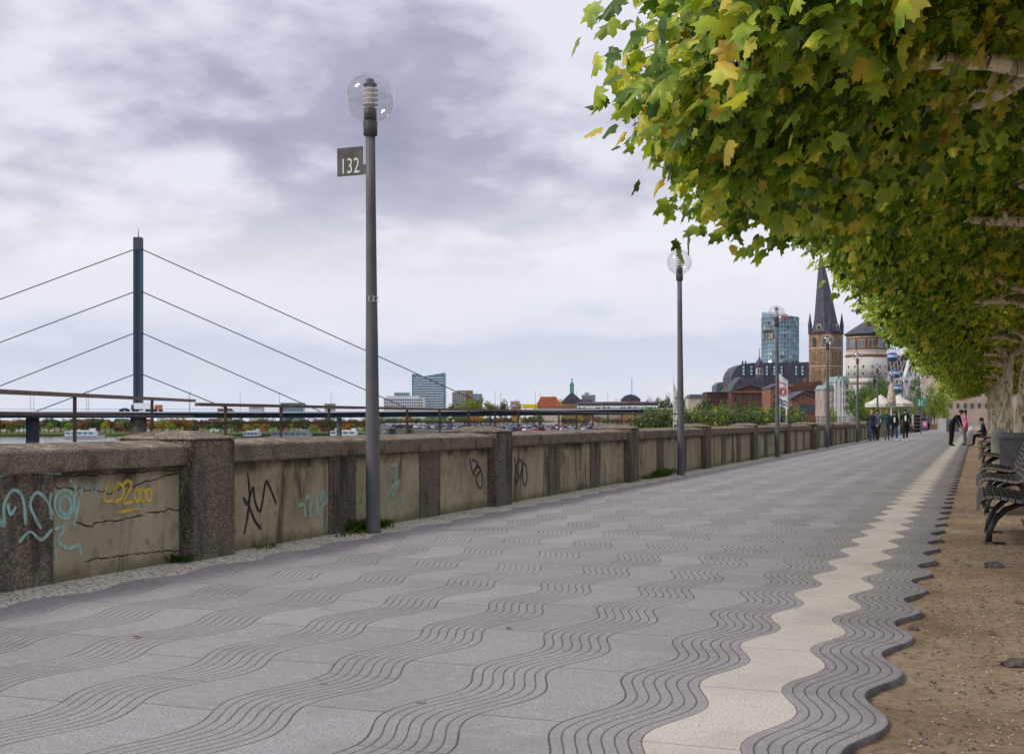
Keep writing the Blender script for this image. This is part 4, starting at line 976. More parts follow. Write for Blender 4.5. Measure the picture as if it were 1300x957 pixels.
def deckpart(name, z0, z1, y0, y1, mat):
    vs = []
    for i in range(n + 1):
        x = DX0 + (DX1 - DX0) * i / n; t_ = max(0, (x - 380) / 520); zz = zd + 2.2 * min(1, t_) 
        for (yy, z) in ((y0, z0), (y1, z0), (y1, z1), (y0, z1)): vs.append((bx(x), ydeck(x) + yy, zz + z))
    fs = [(4 * i + k, 4 * i + (k + 1) % 4, 4 * i + 4 + (k + 1) % 4, 4 * i + 4 + k) for i in range(n) for k in range(4)] + [(0, 3, 2, 1), tuple(4 * n + k for k in range(4))]
    return MB().add(vs, fs).build(name, mat, br)
deckpart('deck_girder', -2.5, -.3, -9, 14, 'bridge_dark'); deckpart('deck_edge', -.28, .35, -11.5, 17, 'office_white')
deckpart('parapet', 1.25, 1.38, -11.4, -11.3, 'cable')
MB().lathe([(3.7, -12), (3.5, -6), (3.3, zd - 2.5)], 16, (bx(174), 2, 0), 1, 1.6).build('pier', 'pier_stone', br, True)
for x_, w in ((52, 5.5), (-240, 6), (420, 3.5), (566, 3.5), (690, 3.5), (755, 3.5)):
    MB().box(bx(x_) - w * .16, bx(x_) + w * .16, ydeck(x_) - 3, ydeck(x_) + 8, -12, zd - 2.4).build('pier', 'bridge_dark' if x_ < 60 else 'concrete', br)
for (xa, ya, xe) in ((181, 315.5, 636), (181, 369.5, 520), (181, 422, 398), (181, 474.5, 290)):
    z_e = zd + .3
    MB().tube([(bx(178), 2, bz(ya)), (bx(xe), 2 + ydeck(xe), z_e)], .24, 6).build('cable', 'cable', br)
    xl = 174 - (xe - 174) * 1.02
    MB().tube([(bx(170), 2, bz(ya)), (bx(xl), 2 + ydeck(xl), z_e)], .24, 6).build('cable', 'cable', br)
# bridge lamps
pole = None
for i, x_ in enumerate([-6, 47, 57, 110, 120, 174.5 + 55, 240, 292, 348, 407, 463, 523, 561, 600, 627, 634, 682, 690, 740, 787, 868]):
    t_ = max(0, (x_ - 380) / 520)
    if pole is None:
        pole = MB().tube([(0, 0, 0), (0, 0, 8.6), (.9, 0, 8.8)], [.10, .07, .05], 5).build('lamp_post', 'cable'); o = pole
    else: o = pole.copy(); COL.objects.link(o)
    q = Matrix.Rotation(T, 4, 'Z') @ Vector((bx(x_), ydeck(x_) + (i % 2) * 14 - 5, 0)); o.location = Vector((br.location.x, br.location.y, zd + 2.2 * min(1, t_) + .34)) + q; o.rotation_euler = (0, 0, T)
    tag(o, 'thin distant lamp post on the bridge deck, %s from the left' % (ORD[i] if i else 'first'), 'lamp post', 'lamp posts on the bridge')
def on_deck(name, label, cat, x0, x1, h, parts, y=4):
    xm = (x0 + x1) / 2; t_ = max(0, (xm - 380) / 520); q = Matrix.Rotation(T, 4, 'Z') @ Vector((bx(xm), ydeck(xm) + y, 0))
    o = empty(name, Vector((br.location.x, br.location.y, zd + 2.2 * min(1, t_) + .36)) + q, T, label, cat); L = (x1 - x0) * bk / 2
    for nm, a, c, z0, z1, mt in parts: MB().box(L * a, L * c, -1.2, 1.2, z0, z1).build(nm, mt, o, bevel=.08)
    for a in (-.8, -.45, .6, .82):
        MB().prism([(L * a + .5 * math.cos(k * PI / 5), .45 + .45 * math.sin(k * PI / 5)) for k in range(10)], 'y', -1.27, 1.27).build('wheel', 'tyre', o)
    return o
on_deck('truck', 'white truck with blue cab driving past the bridge pylon', 'truck', 170, 194, 4, [('cargo_box', -.7, 1, .9, 3.7, 'hull_white'), ('cab', -1, -.71, .6, 2.9, 'car_blue')], -4)
on_deck('truck', 'truck with orange cargo box on the bridge', 'truck', 196, 206.5, 3, [('cargo_box', -.5, 1, .8, 2.9, 'red_tile'), ('cab', -1, -.51, .5, 2.4, 'hull_white')], -4)
on_deck('car', 'blue car on the bridge just left of the pylon', 'car', 157, 168, 1.5, [('body', -1, 1, .35, 1.0, 'car_blue'), ('cabin', -.5, .55, 1.0, 1.5, 'glass_dark')], -4)
for j, (a, c) in enumerate(((742, 776), (777, 812), (813, 858))):
    on_deck('tram', ['plum and white tram, left car of the train on the bridge', 'plum and white tram, middle car of the train on the bridge', 'plum and white tram, right car of the train on the bridge'][j], 'tram', a, c, 3.4, [('body', -1, 1, .5, 1.5, 'off_white'), ('windows_band', -.99, .99, 1.51, 2.7, 'glass_dark'), ('roof', -1, 1, 2.71, 3.3, 'plum')], 3)

# ------------------------------------------------------------------ boats
def boat(xp, yw, lpx, label, blue=False):
    d = F * (CH + 8) / (yw - HY); k = d / F; L = lpx * k / 2; p = P(xp, 0, d); o = empty('passenger_boat', (p.x, p.y, -8), T + R(random.uniform(-8, 8)), label, 'boat', 'boats on the river')
    h = MB(); sec = []
    for i in range(9):
        t = -1 + i / 4; w = 3.2 * (1 - max(0, t) ** 3 * .95); sec += [(L * t, -w * .8, -.3), (L * (t + .02 * (t > .9)), -w, 1.3 + .5 * max(0, t) ** 2), (L * (t + .02 * (t > .9)), w, 1.3 + .5 * max(0, t) ** 2), (L * t, w * .8, -.3)]
    h.add(sec, [(4 * i + q, 4 * i + (q + 1) % 4, 4 * i + 4 + (q + 1) % 4, 4 * i + 4 + q) for i in range(8) for q in range(4)] + [(0, 3, 2, 1), (32, 33, 34, 35)])
    h.build('hull', 'hull_blue' if blue else 'hull_white', o)
    c = MB().box(-L * .9, L * .62, -2.5, 2.5, 1.45, 3.6).build('cabin', 'hull_white', o); c2 = MB().box(-L * .6, L * .2, -2, 2, 3.6, 4.1).build('upper_deck', 'off_white', o)
    nn = max(4, int(L / 1.8))
    for i in range(nn): MB().box(-L * .86 + i * L * 1.42 / nn, -L * .86 + (i + .78) * L * 1.42 / nn, -2.56, 2.56, 2.1, 3.2).build('window', 'glass_blue', c)
    MB().box(L * .3, L * .55, -1.4, 1.4, 3.6, 5.0).build('wheelhouse', 'hull_white', o)
    return o
boat(107, 556.5, 50, 'white passenger boat left of the bridge pier'); boat(322, 557.5, 26, 'small dark blue hulled boat right of the near wall pillar', True)
boat(375, 558, 66, 'long white tour boat with blue windows under the bridge deck'); boat(440, 556, 44, 'white tour boat moored just left of the nearest lamp post'); boat(505, 556.5, 42, 'white boat partly hidden by the nearest lamp post', True)

# ------------------------------------------------------------------ parked cars
def car_mesh(paint):
    m = MB(); m.cur = 0; m.prism([(-2.1, .3), (2.15, .3), (2.2, .7), (1.9, .88), (1.1, .95), (-1.9, 1.0), (-2.15, .85)], 'y', -.85, .85)
    m.cur = 1; m.prism([(-1.75, .98), (1.0, .94), (.45, 1.42), (-1.2, 1.46)], 'y', -.74, .74)
    m.cur = 0; m.prism([(-1.2, 1.462), (.45, 1.422), (.35, 1.49), (-1.1, 1.53)], 'y', -.68, .68)
    m.cur = 2
    for x in (-1.35, 1.35): m.prism([(x + .33 * math.cos(q * PI / 5), .33 + .33 * math.sin(q * PI / 5)) for q in range(10)], 'y', -.88, .88)
    return m.mesh('parked_car', [paint, 'glass_dark', 'tyre'])
cars = {c: car_mesh('car_' + c) for c in ('white', 'silver', 'black', 'blue', 'red')}
random.seed(21)
for d in (460, 485, 515, 550, 590, 640, 700, 770):
    x = 492 if d > 600 else 540
    x += random.uniform(0, 8)
    while x < 812:
        if random.random() < .72 and not (d < 500 and x < 600):
            c = random.choice(['white', 'white', 'white', 'silver', 'black', 'blue', 'silver', 'red']); p = P(x, 0, d + random.uniform(-3, 3))
            o = bpy.data.objects.new('parked_car', cars[c]); COL.objects.link(o); o.location = (p.x, p.y, -3.0); o.rotation_euler = (0, 0, T + random.choice([0, PI]) + R(random.uniform(40, 70)))
            tag(o, '%s car in the distant riverside car park under the bridge' % c, 'car', 'cars parked on the riverside car park')
        x += random.uniform(9, 14) * 600 / d
# small white stall tents among the cars
for i, (xx, dd) in enumerate(((575, 840), (660, 870), (706, 860), (752, 870), (430, 738), (455, 742))):
    G = -3.0 if xx > 475 else -6.6
    b = Bld('market_tent', 'small pale tent, %s from the left among the far parked vehicles' % (ORD[i] if i else 'first'), 'tent', xx, dd, G, 0, 'small tents by the river')
    MB().lathe([(3, 2.2), (3.05, 2.4), (.1, 4.2)], 4, (0, 0, 0), 1, 1, PI / 4).build('canopy', 'canvas', b.o)
    for sx in (-2, 2):
        for sy in (-2, 2): MB().tube([(sx, sy, 0), (sx, sy, 2.3)], .08, 5).build('pole', 'steel_white', b.o)

# ------------------------------------------------------------------ old town
# round glass tower
b = Bld('glass_tower', 'round blue green glass office tower with a slanted top behind the old town', 'building', 990.4, 1000, -.6, sh=5)
Rr = 23.4 * b.k; m = MB(); n = 40; zb, zt = 0, b.Z(398)
vs = [(Rr * math.cos(2 * PI * i / n), Rr * math.sin(2 * PI * i / n) * .9 + Rr, 0) for i in range(n)] + [(Rr * math.cos(2 * PI * i / n), Rr * math.sin(2 * PI * i / n) * .9 + Rr, zt + 3.4 * math.cos(2 * PI * i / n - 2.2)) for i in range(n)]
m.add(vs, [(i, (i + 1) % n, (i + 1) % n + n, i + n) for i in range(n)] + [tuple(range(n, 2 * n))]); gl = m.build('glass_drum', 'glass_teal', b.o, True)
for i in range(22):
    z = b.Z(402 + i * 5.4); m = MB(); m.lathe([(Rr + .1, z), (Rr + .35, z), (Rr + .35, z + .5), (Rr + .1, z + .5)], 40, (0, Rr, 0), 1, .9); m.build('floor_band', 'mullion', b.o)
for i in range(40):
    a = 2 * PI * i / 40; q = (Rr + .12) * math.cos(a), (Rr + .12) * math.sin(a) * .9 + Rr
    if math.sin(a) < .3: MB().box(q[0] - .16, q[0] + .16, q[1] - .2, q[1] + .2, 0, zt - 2.2).build('mullion', 'mullion', b.o)
random.seed(4)
for i in range(60):
    a = PI + PI * (random.randrange(20) + .5) / 20; z = b.Z(402 + 5.4 * random.randrange(1, 17)); da = PI / 22
    q = [((Rr + .2) * math.cos(a + s), (Rr + .2) * math.sin(a + s) * .9 + Rr) for s in (-da * .8, da * .8)]
    MB().add([(q[0][0], q[0][1], z + .7), (q[1][0], q[1][1], z + .7), (q[1][0], q[1][1], z + 3), (q[0][0], q[0][1], z + 3)], [(0, 1, 2, 3)]).build('blind', random.choice(['glass_pale', 'glass_blue', 'glass_dark']), gl)
lg = MB(); lx = b.X(991.5); lz = b.Z(402.5); lg.tube([(lx + 1.9 * math.cos(q) , -.9, lz + 1.9 * math.sin(q)) for q in np.linspace(.6, 5.7, 14)], .5, 6); lg.tube([(lx - 1.5, -.9, lz), (lx + 1, -.9, lz)], .4, 6); lg.build('logo', 'red_mark', b.o)
# church
c = Bld('church', 'brown brick church tower with a crooked slate spire, corner turrets and clocks', 'church', 1048.5, 546, -.6, sh=5.5); k = c.k
S_ = 22 * k; q4 = [(0, 0), (S_, S_), (0, 2 * S_), (-S_, S_)]
zt = c.Z(422); MB().prism(q4, 'z', 0, zt).build('tower_shaft', 'brick_brown', c.o)
def face(u, z, w, h, side, name, mat, off=.18, th=.2, arch=False, par=None):
    """a flat feature on one of the two visible tower faces; u -1..1 along the face"""
    a = Vector((0, 0, 0)); bb = Vector((side * S_, S_, 0)); mid = (a + bb) / 2; e = (bb - a).normalized(); nrm = Vector((side * 1, -1, 0)).normalized()
    m = MB(); pts = [(-w / 2, 0), (w / 2, 0), (w / 2, h)]
    if arch: pts += [(w / 2 * math.cos(t), h + w / 2 * math.sin(t)) for t in np.linspace(.3, PI - .3, 6)]
    pts += [(-w / 2, h)]
    vs = []
    for o_ in (off - th, off):
        for pu, pz in pts: q = mid + e * (u * S_ * .707 + pu) + nrm * o_; vs.append((q.x, q.y, z + pz))
    n = len(pts); m.add(vs, [tuple(range(n)), tuple(range(2 * n - 1, n - 1, -1))] + [(i, i + n, (i + 1) % n + n, (i + 1) % n) for i in range(n)]); return m.build(name, mat, par or c.o)
for side in (-1, 1):
    for u in (-.45, .45): 
        face(u, c.Z(440), 1.7, 3.4, side, 'belfry_opening', 'glass_dark', .12, .2, True)
        face(u, c.Z(440) - .3, 2.4, .3, side, 'sill', 'cream_stone', .35, .3)
    for j, zz in enumerate((c.Z(463), c.Z(486), c.Z(508))):
        for u in (-.55, 0, .55): face(u, zz, 1.9, 5.2, side, 'blind_arch', 'brick_blind', .06, .1, True)
    for zz in (c.Z(442), c.Z(465), c.Z(488)): face(0, zz, S_ * 1.41, .35, side, 'string_course', 'cream_stone', .22, .3)
    face(0, zt - .3, S_ * 1.44, .7, side, 'cornice', 'brick_dark', .4, .5)
# slate cap with gables and spire
g = MB(); g.prism([(x * 1.03, S_ + (y - S_) * 1.03) for x, y in q4], 'z', zt + .4, zt + 1.2)
sp = MB(); cx0, cy0 = 0, S_
levels = [(422.0, 19.5, 0), (411, 15.2, -.3), (398, 13.2, -1.0), (372, 9.5, -2.8), (345, 5.5, -4.8), (318, .4, -6.8)]
vs = []; n = 8
for (yy, r, ox) in levels:
    for i in range(n): a = 2 * PI * i / n + PI / 8 + (422 - yy) * .0025; vs.append((ox * k + r * k * math.cos(a), S_ + r * k * math.sin(a), c.Z(yy) + .5))
sp.add(vs, [(j * n + i, j * n + (i + 1) % n, (j + 1) * n + (i + 1) % n, (j + 1) * n + i) for j in range(len(levels) - 1) for i in range(n)] + [tuple(range(n - 1, -1, -1))])
spo = sp.build('spire', 'slate', c.o); g.build('cap_base', 'slate', c.o)
for (x_, y_) in ((-S_, S_), (0, .2), (S_, S_), (0, 2 * S_)):
    x_ *= .93; tt = MB(); tt.lathe([(2.5 * k, zt + .6), (2.5 * k, c.Z(413)), (3.0 * k, c.Z(412.6)), (1.7 * k, c.Z(405)), (.15, c.Z(396))], 8, (x_, y_ * .95 + .4, 0)); tt.build('corner_turret', 'slate', spo)
for side in (-1, 1):
    a = Vector((side * S_ * .5, S_ * .5, 0)); nn = Vector((side, -1, 0)).normalized(); e = Vector((1, side * 1, 0)).normalized()
    for nm, r, off, mt in (('gable', 5.6, .0, 'slate'), ('clock_frame', 4.1, .25, 'cream_stone'), ('clock_face', 3.3, .4, 'cloth_black')):
        vs = []
        for o_ in (off - 1.0, off + .2):
            for i in range(18): t_ = 2 * PI * i / 18; q = a + nn * o_ + e * math.cos(t_) * r * k * 1.0; vs.append((q.x, q.y, c.Z(414.2) + math.sin(t_) * r * k * .95))
        clk = MB().add(vs, [tuple(range(18)), tuple(range(35, 17, -1))] + [(i, i + 18, (i + 1) % 18 + 18, (i + 1) % 18) for i in range(18)]).build(nm, mt, spo)
    m = MB(); 
    for ang, ln in ((1.2, 2.4), (2.6, 1.8)):
        q0 = a + nn * .75; q1 = q0 + e * math.cos(ang) * ln * k + Vector((0, 0, math.sin(ang) * ln * k)); z0 = Vector((0, 0, c.Z(414.2))); m.tube([q0 + z0, q1 + z0], .12, 5)
    m.build('clock_hands', 'cream_stone', spo)
    m = MB()
    for i in range(12): t_ = 2 * PI * i / 12; q = a + nn * .7 + e * math.cos(t_) * 2.7 * k; m.box(q.x - .12, q.x + .12, q.y - .12, q.y + .12, c.Z(414.2) + math.sin(t_) * 2.7 * k - .15, c.Z(414.2) + math.sin(t_) * 2.7 * k + .15)
    m.build('hour_marks', 'cream_stone', spo)
# round white tower
t_ = Bld('round_tower', 'round white castle tower with red brick top storey and dark pointed roof', 'tower', 1100.5, 430, -.6, sh=7); k = t_.k
C0 = (0, 27 * k, 0)
MB().lathe([(30 * k, 0), (29.5 * k, t_.Z(488)), (28.4 * k, t_.Z(486))], 32, C0).build('lower_drum', 'white_plaster', t_.o, True)
MB().lathe([(29.8 * k, t_.Z(488)), (30 * k, t_.Z(487)), (29 * k, t_.Z(486))], 32, C0).build('cornice', 'brick_orange', t_.o, True); MB().lathe([(28.8 * k, t_.Z(486)), (26.4 * k, t_.Z(480))], 32, C0).build('shoulder', 'white_plaster', t_.o, True)
MB().lathe([(26.3 * k, t_.Z(483)), (26 * k, t_.Z(452))], 32, C0).build('middle_drum', 'white_plaster', t_.o, True)
MB().lathe([(26.2 * k, t_.Z(452.5)), (27 * k, t_.Z(451)), (27 * k, t_.Z(449.8)), (25.5 * k, t_.Z(449))], 32, C0).build('cornice', 'brick_orange', t_.o, True)
MB().lathe([(25.4 * k, t_.Z(449.2)), (25.4 * k, t_.Z(444.6))], 16, C0, ph=PI / 16).build('frieze', 'white_plaster', t_.o)
up = MB().lathe([(25.4 * k, t_.Z(445.2)), (25.2 * k, t_.Z(424))], 12, C0, ph=PI / 12).build('brick_storey', 'brick_red', t_.o)
for yy in (444.6, 428): MB().lathe([(25.6 * k, t_.Z(yy)), (25.9 * k, t_.Z(yy - .6)), (25.6 * k, t_.Z(yy - 1.3))], 16, C0, ph=PI / 16).build('stone_course', 'cream_stone', t_.o)
MB().lathe([(25.4 * k, t_.Z(424.6)), (28.2 * k, t_.Z(423.6)), (28.4 * k, t_.Z(422.6)), (14.5 * k, t_.Z(413.5)), (.8 * k, t_.Z(404.8))], 16, C0, ph=PI / 16).build('roof', 'slate', t_.o)
MB().tube([(0, 27 * k, t_.Z(405)), (0, 27 * k, t_.Z(396))], .12, 5).build('finial', 'copper', t_.o)
mm = MB(); mm.box(-1.1, .3, 27 * k - .06, 27 * k + .06, t_.Z(398.5), t_.Z(397)); mm.build('weather_vane', 'copper', t_.o)
for i in range(12):
    a = 2 * PI * i / 12
    if math.sin(a) > .35: continue
    nrm = Vector((math.cos(a), math.sin(a), 0)); e = Vector((-nrm.y, nrm.x, 0)); base = Vector(C0) + nrm * 24.7 * k
    for s in (-1, 1):
        q = base + e * s * .62; fr = MB(); 
        for nm, w, h, off, mt in (('window_frame', .5, 1.5, .12, 'cream_stone'), ('window', .36, 1.3, .2, 'glass_blue' if i % 3 else 'glass_dark')):
            vs = [(q + e * u * w + nrm * o_) + Vector((0, 0, t_.Z(435.5) + v * h)) for o_ in (-.2, off) for u, v in ((-1, -1), (1, -1), (1, 1), (-1, 1))]
            MB().add(vs, [(0, 1, 2, 3), (7, 6, 5, 4), (0, 4, 5, 1), (1, 5, 6, 2), (2, 6, 7, 3), (3, 7, 4, 0)]).build(nm, mt, up)
for a in np.linspace(PI * 1.1, PI * 1.9, 7):
    for yy, w in ((465, .25), (474, .25), (497, .4)):
        rr_ = (26.1 if yy < 480 else 29.6) * k; q = (rr_ * math.cos(a), C0[1] + rr_ * math.sin(a)); MB().box(q[0] - w, q[0] + w, q[1] - .12, q[1] + .2, t_.Z(yy + 1.4), t_.Z(yy - 1.4)).build('window', 'glass_dark', t_.o)
# dark barrel roof hall
b = Bld('concert_hall', 'long hall with a dark barrel roof and pairs of pale skylights', 'building', 978, 500, -.6)
b.box('wall', 929, 1027, 488, None, .5, 20, 'brick_red')
pr = [(928.5, 488), (929, 478), (931.5, 471), (936, 465.5), (943, 462), (955, 460.5), (1027, 459.6), (1027, 488)]
rf = b.poly('roof', pr, 0, 21, 'slate'); 
me = None
for xx in (943.8, 953.8, 973.5, 992, 1010.5, 1018.5, 983):
    w, y0, y1 = 1.9, 463.5, 477; m = MB(); m.box(b.X(xx - w), b.X(xx + w), -.16, .1, b.Z(y1), b.Z(y0)); fr = m.build('skylight_frame', 'cloth_black', rf)
for xx in (943.8, 953.8, 973.5, 992, 1010.5, 1018.5, 983):
    for j in range(3): MB().box(b.X(xx - 1.4), b.X(xx + 1.4), -.26, .1, b.Z(476.4 - j * 4.3), b.Z(473.0 - j * 4.3)).build('skylight', 'glass_pale', rf)
for xx in (947, 951, 1000, 1004, 1012, 1016): b.box('chimney', xx, xx + 1.4, 457, 461, 8, 9, 'cloth_black', rf)
b = Bld('town_hall_turret', 'small white lantern turret with a dark onion cap and thin spike', 'turret', 965.5, 492, -.6)
MB().lathe([(5 * b.k, 0), (5 * b.k, b.Z(476)), (5.6 * b.k, b.Z(475.6)), (5.2 * b.k, b.Z(475))], 8, (0, 2, 0)).build('base', 'slate_light', b.o)
MB().lathe([(4.6 * b.k, b.Z(475)), (4.6 * b.k, b.Z(466))], 8, (0, 2, 0)).build('lantern', 'white_plaster', b.o)
MB().lathe([(5.6 * b.k, b.Z(466.3)), (5.8 * b.k, b.Z(465.6)), (5.0 * b.k, b.Z(461)), (3.6 * b.k, b.Z(457.5)), (1.4 * b.k, b.Z(456)), (1.8 * b.k, b.Z(454.6)), (.5 * b.k, b.Z(452.5)), (.12, b.Z(442))], 12, (0, 2, 0)).build('cap', 'slate', b.o, True)
for dx in (-2.6, 0, 2.6): b.box('window', 965.5 + dx - .7, 965.5 + dx + .7, 468, 474, 2 - 4.75 * b.k + abs(dx) * .06, 2, 'glass_dark')
# brick buildings in front
def gabled(label, x0, x1, ye, xa, ya, d, mat, roof='slate', wins=None, ridge=None, wm='glass_dark', ww=2.6, wh=5):
    b = Bld('brick_house', label, 'building', (x0 + x1) / 2, d, -3.2 if d < 400 else -.6); w_ = b.poly('wall', [(x0, 560), (x1, 560), (x1, ye), (xa, ya), (x0, ye)], 0, 14, mat)
    w_.location.z = 0
    hw = .35 * b.k * 4
    m = MB()
    for (xs, ys, xe, ye_) in ((x0 - .8, ye + .3, xa, ya), (xa, ya, x1 + .8, ye + .3)):
        z0, z1 = b.Z(ys), b.Z(ye_); a, c_ = b.X(xs), b.X(xe)
        m.add([(a, -.5, z0), (c_, -.5, z1), (c_, 14.3, z1), (a, 14.3, z0), (a, -.5, z0 + .5), (c_, -.5, z1 + .5), (c_, 14.3, z1 + .5), (a, 14.3, z0 + .5)], [(0, 3, 2, 1), (4, 5, 6, 7), (0, 1, 5, 4), (1, 2, 6, 5), (2, 3, 7, 6), (3, 0, 4, 7)])
    m.build('roof', roof, b.o)
    if wins: win(b, w_, wins[0], wins[1], ww, wh, wm, -.04)
    return b
b = gabled('classical dark brick building with pediment and slate roof below the barrel roofed hall', 929, 977, 497, 953, 489, 470, 'brick_dark', wins=([934, 944, 953, 962, 971], [505]), ww=2.4, wh=6)
b.poly('main_roof', [(929, 497.2), (977, 497.2), (972, 484), (965, 478), (942, 478), (934, 487)], 2, 16, 'slate'); b.box('cornice', 928.5, 977.5, 496.6, 498.6, -.5, 0, 'brick_orange')
gabled('red brick gabled building with a big dark glass window', 1005, 1043.5, 507, 1019, 498.3, 400, 'brick_red', 'slate', ([1024], [518.5]), ww=18, wh=12)
gabled('low red brick wing left of the gabled brick building', 978, 1004.5, 493, 990, 488, 420, 'brick_orange', 'slate', ([983, 990, 997], [503, 512]), ww=2.4, wh=4)
b = Bld('brick_house', 'dark tiled roof house between the brick gable and the church tower', 'building', 1030, 470, -.6); b.box('wall', 1003, 1046, 497, None, 0, 10, 'brick_dark'); b.poly('roof', [(1001, 497), (1048, 497), (1042, 483), (1008, 487)], -.5, 11, 'brick_dark'); b.box('chimney', 1024, 1027, 480, 487, 4, 5.2, 'brick_orange')
b = Bld('brick_house', 'low dark brick building at the left end of the old town', 'building', 913, 480, -3.2); w_ = b.box('wall', 898, 928, 498.5, None, 0, 12, 'brick_dark'); win(b, w_, [901 + 5 * i for i in range(6)], [503, 509], 2.2, 3); b.box('roof', 897.5, 928.5, 497.4, 498.4, -.4, 12.4, 'slate')
b = Bld('copper_roof_building', 'building with pale green copper barrel roof at the left of the old town', 'building', 919, 540, -3.2); b.box('wall', 910, 929, 498, None, 0, 12, 'brick_brown'); b.poly('roof', [(914, 498), (930, 498), (930, 484.5), (925, 486), (919, 491)], -.3, 12.3, 'copper'); b.poly('gable', [(909, 498), (913.8, 498), (917, 491), (923, 485.6), (914, 485), (909.6, 489)], .2, 12, 'slate_light')
b = Bld('low_roof_building', 'long pale roofed building behind the trees left of the old town', 'building', 885, 600, -6.9); b.box('wall', 874, 899, 505, None, 0, 12, 'cream_stone'); b.poly('roof', [(873, 505), (900, 505), (897, 500.5), (877, 500.5)], -.5, 12.5, 'slate_light')
# white ornate facade
b = Bld('ornate_house', 'white ornate facade with arched windows beside the round tower', 'building', 1069, 330, -3.2)
w_ = b.box('wall', 1061, 1078, 485, None, 0, 10, 'white_plaster'); b.poly('roof', [(1059.5, 485), (1079, 485), (1075, 477.5), (1063, 477.5)], -.4, 10.4, 'copper_pale')
win(b, w_, [1064, 1069.5, 1075], [490, 499, 508, 517], 2.4, 5.4, 'brick_red', -.05); win(b, w_, [1064, 1069.5, 1075], [490, 499, 508, 517], 1.4, 4.4, 'glass_dark', -.12)
pf = b.box('side_wing', 1048, 1060.8, 494, None, 1, 11, 'pink_wall'); b.poly('side_roof', [(1047, 494), (1061, 494), (1058, 488), (1051, 488)], .6, 11.4, 'copper_pale'); win(b, pf, [1051, 1056], [499, 507, 515], 2.0, 4, 'white_plaster', .96)
for i in range(2):
    xx = 1060 + i * 5.5; m = MB(); m.tube([(b.X(xx - 2), -1.6, 0), (b.X(xx - 2), -1.6, b.Z(484)), (b.X(xx), -1.6, b.Z(479.5)), (b.X(xx + 2), -1.6, b.Z(484)), (b.X(xx + 2), -1.6, 0)], .16, 6); m.build('arch_frame', 'steel_white', b.o)
b = Bld('brown_roof_house', 'house with steep dark brown roof right of the round tower', 'building', 1146, 470, -.6); w_ = b.box('wall', 1128, 1166, 470, None, 0, 12, 'white_plaster'); b.poly('roof', [(1126, 470), (1168, 470), (1160, 451), (1132, 451)], -.5, 12.5, 'brick_dark'); win(b, w_, [1132 + 6 * i for i in range(6)], [475, 484], 2.4, 4.5); b.box('chimney', 1138, 1141, 446, 451, 5, 6.4, 'brick_orange'); b.box('chimney', 1152, 1155, 447, 451, 5, 6.4, 'brick_orange')
b = Bld('pink_building', 'pink walled building with sprayed lower wall at the end of the promenade', 'building', 1232, 225, -.1)
w_ = b.box('wall', 1197, 1300, 468, None, 0, 12, 'pink_wall'); b.box('plinth', 1196.5, 1300, 536, None, -.3, -.01, 'concrete'); win(b, w_, [1207 + 9 * i for i in range(9)], [500, 515], 3, 6, 'glass_dark', -.04); b.poly('roof', [(1195, 468), (1302, 468), (1296, 455), (1201, 455)], -.5, 12.5, 'slate')
# sprayed container
b = Bld('container', 'grey metal container with green and pink graffiti at the promenade end', 'container', 1209, 122, -.1)
w_ = b.box('box_body', 1201, 1217.5, 531.5, None, 0, 2.4, 'office_grey'); [b.box('rib', 1201.5 + 2.2 * i, 1202.1 + 2.2 * i, 532, None, -.05, -.005, 'lamp_grey') for i in range(8)]
m = MB(); m.tube([(b.X(1203 + 1.1 * i), -.07, b.Z(536 + 2.2 * (i % 2))) for i in range(11)], .05, 5); m.build('graffiti', 'copper', b.o); m = MB(); m.tube([(b.X(1204 + 1.3 * i), -.07, b.Z(541 + 1.5 * (i % 2))) for i in range(9)], .04, 5); m.build('graffiti', 'cloth_pink', b.o)
b = Bld('low_brick_wall', 'low brown brick wall across the end of the promenade', 'wall', 1190, 150, -.1); b.box('wall', 1178, 1202, 538.5, None, 0, .4, 'brick_brown'); b.box('coping', 1177.7, 1202.3, 537.9, 538.4, -.05, .45, 'concrete')
b = Bld('brick_gate', 'long low stone wall with railings closing the promenade on the left', 'wall', 1160, 190, -.1); b.box('wall', 1120, 1200, 539, None, 0, .4, 'cream_stone'); b.box('coping', 1119.5, 1200.5, 538.4, 538.9, -.05, .45, 'concrete')

